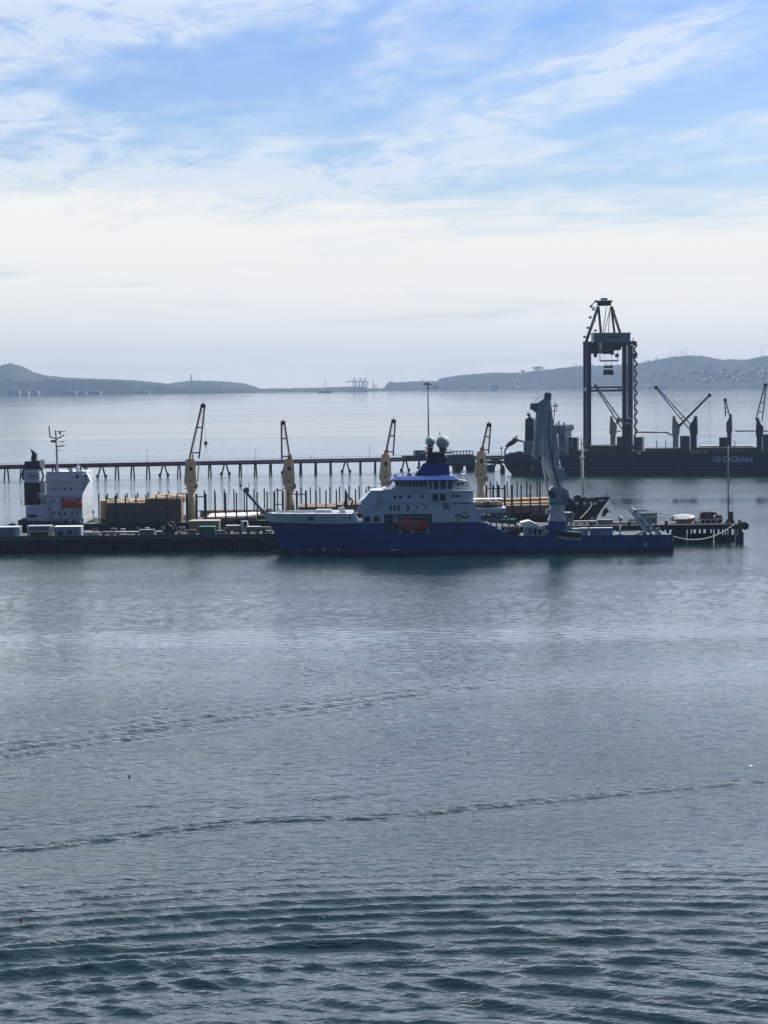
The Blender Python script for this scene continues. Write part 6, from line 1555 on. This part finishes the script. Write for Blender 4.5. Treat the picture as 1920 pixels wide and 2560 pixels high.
cbox(1477, 1557, 974, 979, 2.3, 1.6, 'sill_beam'); cbox(1460, 1581, 966, 970, 30.3, 1.6, 'sill_beam', P_gc)
hm_ = MB(); 
for k in range(7):
    px = 1480 + k * 12.4; hm_.beam((sc_(px, 2), 2, zc_(px, 988, 2)), (sc_(px, 2), 2, zc_(px, 979, 2)), .12, .12)
hm_.box(sc_(1478, 2), sc_(1556, 2), 1.9, 2.1, zc_(1517, 989, 2), zc_(1517, 988, 2)).box(sc_(1478, 2), sc_(1556, 2), 1.9, 2.1, zc_(1517, 984, 2), zc_(1517, 983.4, 2))
part('walkway', hm_, P_white2, GC)
part('leg_tie', MB().box(sc_(1468, 4.3), sc_(1477, 4.3), 4.3, 29.9, zc_(1472, 978, 4.3), zc_(1472, 970, 4.3)), P_gc, GC)
part('leg_tie', MB().box(sc_(1557, 4.3), sc_(1566, 4.3), 4.3, 29.9, zc_(1561, 978, 4.3), zc_(1561, 970, 4.3)), P_gc, GC)
cbox(1555, 1582, 1046, 1056, 3, 28, 'leg_joint', P_gc); 
mh = cbox(1484, 1576, 834, 857, 8, 14, 'machinery_house', mat('grey machinery house cladding', (.20, .235, .28), .5, var=.08, scale=.2))
cbox(1482.5, 1577.5, 831.5, 834, 7.6, 15, 'machinery_roof', P_pale, mh); cbox(1520, 1546, 840, 845, 7.9, .1, 'maker_plate', P_gc, mh)
cbox(1505, 1553, 856, 875, -22, 56, 'boom_girder', P_dark); cbox(1478, 1505, 862, 884, 4, 8, 'festoon_platform', mat('dark brown grey gear', (.06, .055, .055), .7)); cbox(1478, 1556, 864, 868, 2.2, 2.4, 'cross_girder')
cbox(1528, 1535, 875, 887, 2, 4, 'trolley_mast', P_dark); cbox(1508, 1528, 875, 885, 1, 6, 'operator_cab', P_dark)
cbox(1500, 1546, 900, 904, 2, 2, 'maintenance_walk', P_white2); 
for a in (1500.5, 1545): part('walk_hanger', MB().beam((sc_(a, 3), 3, zc_(a, 902, 3)), (sc_(a, 3), 3, zc_(a, 876, 3)), .35, .35), P_white2, GC)
for a in (1489, 1543): cbox(a - 4, a + 4, 884, 893, 3, 3, 'cable_basket', P_rust)
sp2 = cbox(1509, 1534, 929, 937, 2, 3, 'spreader', P_dark)
part('spreader_frame', MB().prism(FC.poly([(1510, 924), (1532, 924), (1535, 937), (1507, 937)], 3), 3, 4.5), P_dark, sp2); part('spreader_frame', MB().box(sc_(1512, 2.8), sc_(1530, 2.8), 2.5, 5, zc_(1520, 934, 3), zc_(1520, 928, 3)), P_tan, sp2)
cbox(1510, 1532, 914, 920, 2.5, 2.5, 'head_block', mat('dull olive gear', (.12, .12, .09), .6), sp2)
for a in (1513, 1529): part('hoist_rope', MB().tube((sc_(a, 3), 3.5, zc_(a, 922, 3)), (sc_(a, 3), 3.5, zc_(a, 886, 3)), .1, n=4), P_grey, GC)
def strut(p, q, w_, da, db, m=P_gc, name='a_frame_leg'):
    return part(name, MB().beam((sc_(p[0], da, p[1]), da, zc_(p[0], p[1], da)), (sc_(q[0], db, q[1]), db, zc_(q[0], q[1], db)), w_, w_), m, GC)
strut((1462, 864), (1495, 768), 1.5, 30, 10); strut((1502, 832), (1496, 766), 1.2, 8, 6); strut((1550, 832), (1529, 766), 1.3, 30, 10); strut((1536, 832), (1528, 766), 1.1, 8, 6)
for p, q in (((1511, 832), (1526, 768)), ((1521, 832), (1525, 768)), ((1507, 832), (1516, 768))): strut(p, q, .35, 8, 8, P_grey, 'stay')
cbox(1495, 1528, 751, 764, 6, 6, 'apex_beam', P_dark); cbox(1503, 1519, 745, 750, 7, 4, 'apex_sheave', P_pale)
for px, py in ((1478, 766), (1490, 753), (1528, 753), (1534, 777), (1484, 773), (1476, 793), (1486, 801), (1470, 819), (1489, 826), (1462, 842)):
    cbox(px - 3.2, px + 3.2, py - 2.5, py + 3, 9, 2.5, 'stair_landing', P_white2)
    
strut((1475, 766), (1490, 753), .5, 9, 9, P_white2, 'stair_flight'); strut((1476, 768), (1496, 768), .4, 9, 9, P_pale, 'stair_flight')
# stair tower down the right leg
strut((1583, 845), (1588, 1095), .45, 1, 1, P_grey, 'stair_post')
for k, py in enumerate(range(862, 1092, 12)):
    dl = 1 if k % 2 else -1
    part('stair_flight', MB().beam((sc_(1589 - 4 * dl, 1), 1, zc_(1589, py, 1)), (sc_(1589 + 4 * dl, 1), 1, zc_(1589, py + 12, 1)), .9, 1.2), mat('beige stair steel', (.33, .29, .24), .7), GC)
cbox(1583, 1592, 853, 864, 0, 3, 'electrical_cabin', P_dark); cbox(1583, 1592, 883, 896, 0, 3, 'electrical_cabin', P_dark)
for a, dp in ((1472, 1.5), (1561, 1.5), (1462, 29.5), (1576, 29.5)): cbox(a - 9, a + 9, 1112, 1124, dp, 3, 'bogie', P_gc)
leg(1457, 1463, 1, 1.2, 'hose_reel_post', P_cp, top=1096)

# ================================================================ far shore details
HG = 'tiny pale houses on the far right hillside'
hrs = random.Random(12)
RPX = [a for a, b_ in RT]; RPY = [b_ for a, b_ in RT]
P_hs = [mat('pale house wall', (.62, .60, .56), .8), mat('cream house wall', (.50, .45, .38), .8), mat('grey roof wall', (.36, .35, .36), .8)]
hv = np.array([v.co[:] for v in HR.data.vertices]); 
def ground(px, frac):
    """point on the right hills at a photo column, frac of the way up from shore to ridge"""
    nu_ = 560; j = int(round(frac * 33 * .75)); i = int(np.clip(np.interp(px, [RPX[0], RPX[-1]], [0, nu_ - 1]), 0, nu_ - 1))
    return Vector(hv[j * nu_ + i])
protos = []
cl_ = [(hrs.gauss(1850, 60), hrs.uniform(.15, .55)) for _ in range(11)] + [(hrs.gauss(1660, 45), hrs.uniform(.2, .5)) for _ in range(5)] + [(hrs.uniform(1010, 1480), hrs.uniform(.1, .25)) for _ in range(5)]
for k in range(3):
    q = MB().box(-9, 9, -6, 6, -3, 7).prism([(-10, 7), (10, 7), (0, 11)], -6.5, 6.5)
    protos.append(q.build('house', P_hs[k]))
for i in range(170):
    u = hrs.random()
    cx_h, cf_h = cl_[hrs.randrange(11) if u < .7 else (11 + hrs.randrange(5) if u < .88 else 16 + hrs.randrange(5))]
    px = cx_h + hrs.gauss(0, 13)
    if px > 2050 or px < 990: continue
    g = ground(px, float(np.clip(cf_h + hrs.gauss(0, .055), .07, .66)))
    k = hrs.randrange(3)
    o = protos[k].copy(); C.objects.link(o)
    sz = hrs.uniform(.55, 1.35); o.scale = (sz * hrs.uniform(.8, 1.7), sz, sz * hrs.uniform(.8, 1.4)); o.location = g; o.rotation_euler = (0, 0, hrs.uniform(-.5, .5))
    tag(o, 'tiny pale house on the hazy hillside at the far right', 'house', HG)
for p_ in protos: bpy.data.objects.remove(p_)
FS = Frame(960, 10380.0, 0.0)
ss_ = lambda px: FS.s(px, 0, 965)
def sbox(name, px0, px1, py0, py1, label, cat, m, D_=10380.0, group=None, dy_=60, roof=True):
    a, b_ = W(px0, py1, D_), W(px1, py0, D_); cx = (a.x + b_.x) / 2
    q = MB().box(a.x - cx, b_.x - cx, 0, dy_, -8, b_.z - a.z - (3 if roof else 0))
    if roof: q.prism([(a.x - cx, b_.z - a.z - 3), (b_.x - cx, b_.z - a.z - 3), (b_.x - cx, b_.z - a.z - 1), (0, b_.z - a.z), (a.x - cx, b_.z - a.z - 1)], 0, dy_)
    o = q.build(name, m); o.location = (cx, D_, a.z); tag(o, label, cat, group); return o
P_wh = mat('bright shed roof', (.85, .86, .88), .5, var=.05)
sbox('warehouse', 1617, 1665, 963, 968, 'long bright white shed on the far shore right of the gantry crane', 'shed', P_wh)
sbox('warehouse', 1478, 1506, 965, 969, 'bright white shed on the far shore seen through the gantry crane', 'shed', P_wh)
sbox('warehouse', 1224, 1245, 961, 968, 'pale slanting roofed shed on the far shore left of the gantry crane', 'shed', P_wh)
sbox('warehouse', 868, 893, 975, 980, 'white shed on the low spit below the distant port cranes', 'shed', P_wh, 10450)
sbox('warehouse', 883, 916, 969.5, 973, 'grey green shed behind the white shed on the low spit', 'shed', P_hs[2], 10700)
sbox('warehouse', 893, 925, 975.5, 979, 'low grey shed right of the white shed on the low spit', 'shed', P_hs[2], 10480)
for i, (a, b_) in enumerate(((20, 48), (55, 70), (82, 96), (160, 190), (196, 214), (222, 250), (345, 372), (545, 562))):
    sbox('warehouse', a, b_, 977 + i * .3, 983.5 - i * .2, 'grey low building on the left far shore, %s from the left' % ORD[i], 'building', P_hs[2], 10290, 'low buildings along the left far shore')
sbox('ship', 795, 828, 977.5, 981, 'small dark ship low on the water before the distant spit', 'ship', P_dark, 9600, dy_=12, roof=False)
# distant container cranes
def farcrane(px, w_, label):
    D_ = 11000; a = W(px, 967, D_); s_ = D_ / F
    r = bpy.data.objects.new('port_crane', None); C.objects.link(r); r.location = a; tag(r, label, 'crane', 'distant port cranes on the spit'); ORG[r.name] = (0, 0, 0)
    lg = MB()
    for dx_ in (-3.2, 3.2):
        part('leg', MB().beam((dx_ * s_, 0, -10), (dx_ * s_, 0, 13 * s_), 5, 5), P_dark, r)
    part('boom', MB().beam((-w_ * s_, 0, 12.5 * s_), (9 * s_, 0, 12.5 * s_), 3.5, 3.5), P_dark, r)
    part('apex_frame', MB().beam((-3.2 * s_, 0, 12.5 * s_), (0, 0, 22 * s_), 2.6, 2.6).beam((3.2 * s_, 0, 12.5 * s_), (0, 0, 22 * s_), 2.6, 2.6).beam((-w_ * .8 * s_, 0, 13 * s_), (0, 0, 22 * s_), 1.2, 1.2), P_dark, r)
farcrane(887, 23, 'left of the tiny container cranes on the distant spit'); farcrane(902, 12, 'middle one of the tiny container cranes on the distant spit'); farcrane(913, 7, 'right of the tiny container cranes on the distant spit')
def mast(px, py0, py1, D_, label, group=None, r_=1.6, name='radio_mast'):
    a, b_ = W(px, py1, D_), W(px, py0, D_)
    o = MB().tube((0, 0, -6), (0, 0, b_.z - a.z), r_, r_ * .5, n=5).box(-r_*1.6, r_*1.6, -1, 1, (b_.z-a.z)*.6, (b_.z-a.z)*.63).build(name, P_grey); o.location = a
    tag(o, label, 'mast', group)
for im, (px, t_) in enumerate(((1676, 873), (1694, 865), (1702, 872), (1711, 864), (1718, 866), (1737, 871))):
    mast(px, t_, 889, 12600, 'thin mast on the right hilltop, %s of six from the left' % ORD[im], 'radio masts on the right hilltop', 1.3)
mast(1905, 858, 889, 12600, 'lone thin mast on the hilltop at the right edge', None, 1.3)
mast(478, 935, 953, 12400, 'stout tower on the left headland ridge', None, 4.5, 'tower')
mast(813, 949, 970, 11000, 'thin mast on the spit left of the distant port cranes', None, 1.6)
for px, t_ in ((937, 961), (942, 961), (933, 948)): mast(px, t_, 972, 11000, 'stack or mast on the spit right of the distant port cranes', 'stacks right of the distant port cranes', 2.4, 'chimney')
# tree clumps along the ridges
P_leaf = mat('dark leaf green', (.035, .05, .022), .9, var=.4, scale=.05)
tr = random.Random(8)
def tree(px, D_, pybase, hpx):
    a = W(px, pybase, D_); hh = hpx * D_ / F
    r = bpy.data.objects.new('tree', None); C.objects.link(r); r.location = a; ORG[r.name] = (0, 0, 0)
    tag(r, 'dark tree standing up on the ridge of the far right hills', 'tree', 'trees along the far ridge')
    q = MB()
    for k in range(46):
        c_ = Vector((tr.gauss(0, hh*.34), tr.gauss(0, hh*.2), hh * tr.uniform(.35, .95))); s_ = hh * tr.uniform(.07, .17)
        d1 = Vector((tr.uniform(-1,1), tr.uniform(-1,1), tr.uniform(-1,1))).normalized() * s_; d2_ = Vector((tr.uniform(-1,1), tr.uniform(-1,1), tr.uniform(-1,1))).normalized() * s_
        b0 = len(q.v); q.v += [tuple(c_-d1), tuple(c_-d2_), tuple(c_+d1), tuple(c_+d2_)]; q.f.append([b0, b0+1, b0+2, b0+3])
    part('crown', q, P_leaf, r); part('trunk', MB().tube((0, 0, -4), (0, 0, hh*.6), hh*.04, hh*.02, n=5), P_rust, r)
for px, h_ in ((973, 8), (980, 6), (1058, 6), (1306, 9), (1310, 7), (1337, 12), (1343, 13), (1350, 12), (1356, 9), (1440, 7), (1452, 5), (1480, 5), (1518, 6), (1528, 5), (1620, 6), (1640, 7)):
    tree(px, 12550 if px > 1000 else 11800, float(np.interp(px, RPX, RPY)) + 2.5, h_)
# ---------------------------------------------------------------- the bay's air
hz = MB().box(-16000, 16000, -40, 14400, -20, 232).build('haze', bpy.data.materials.new('thin sea air'))
tag(hz, 'thin pale blue air over the whole bay', None, None, 'stuff')
hm = hz.data.materials[0]; hm.use_nodes = True
t = NT(hm.node_tree)
pv = t.new('ShaderNodeVolumePrincipled')
pv.inputs['Color'].default_value = (0.50, 0.675, 0.94, 1)
pv.inputs['Density'].default_value = 4.6e-5
pv.inputs['Anisotropy'].default_value = 0.2
o = t.new('ShaderNodeOutputMaterial'); t.l.new(pv.outputs[0], o.inputs['Volume'])
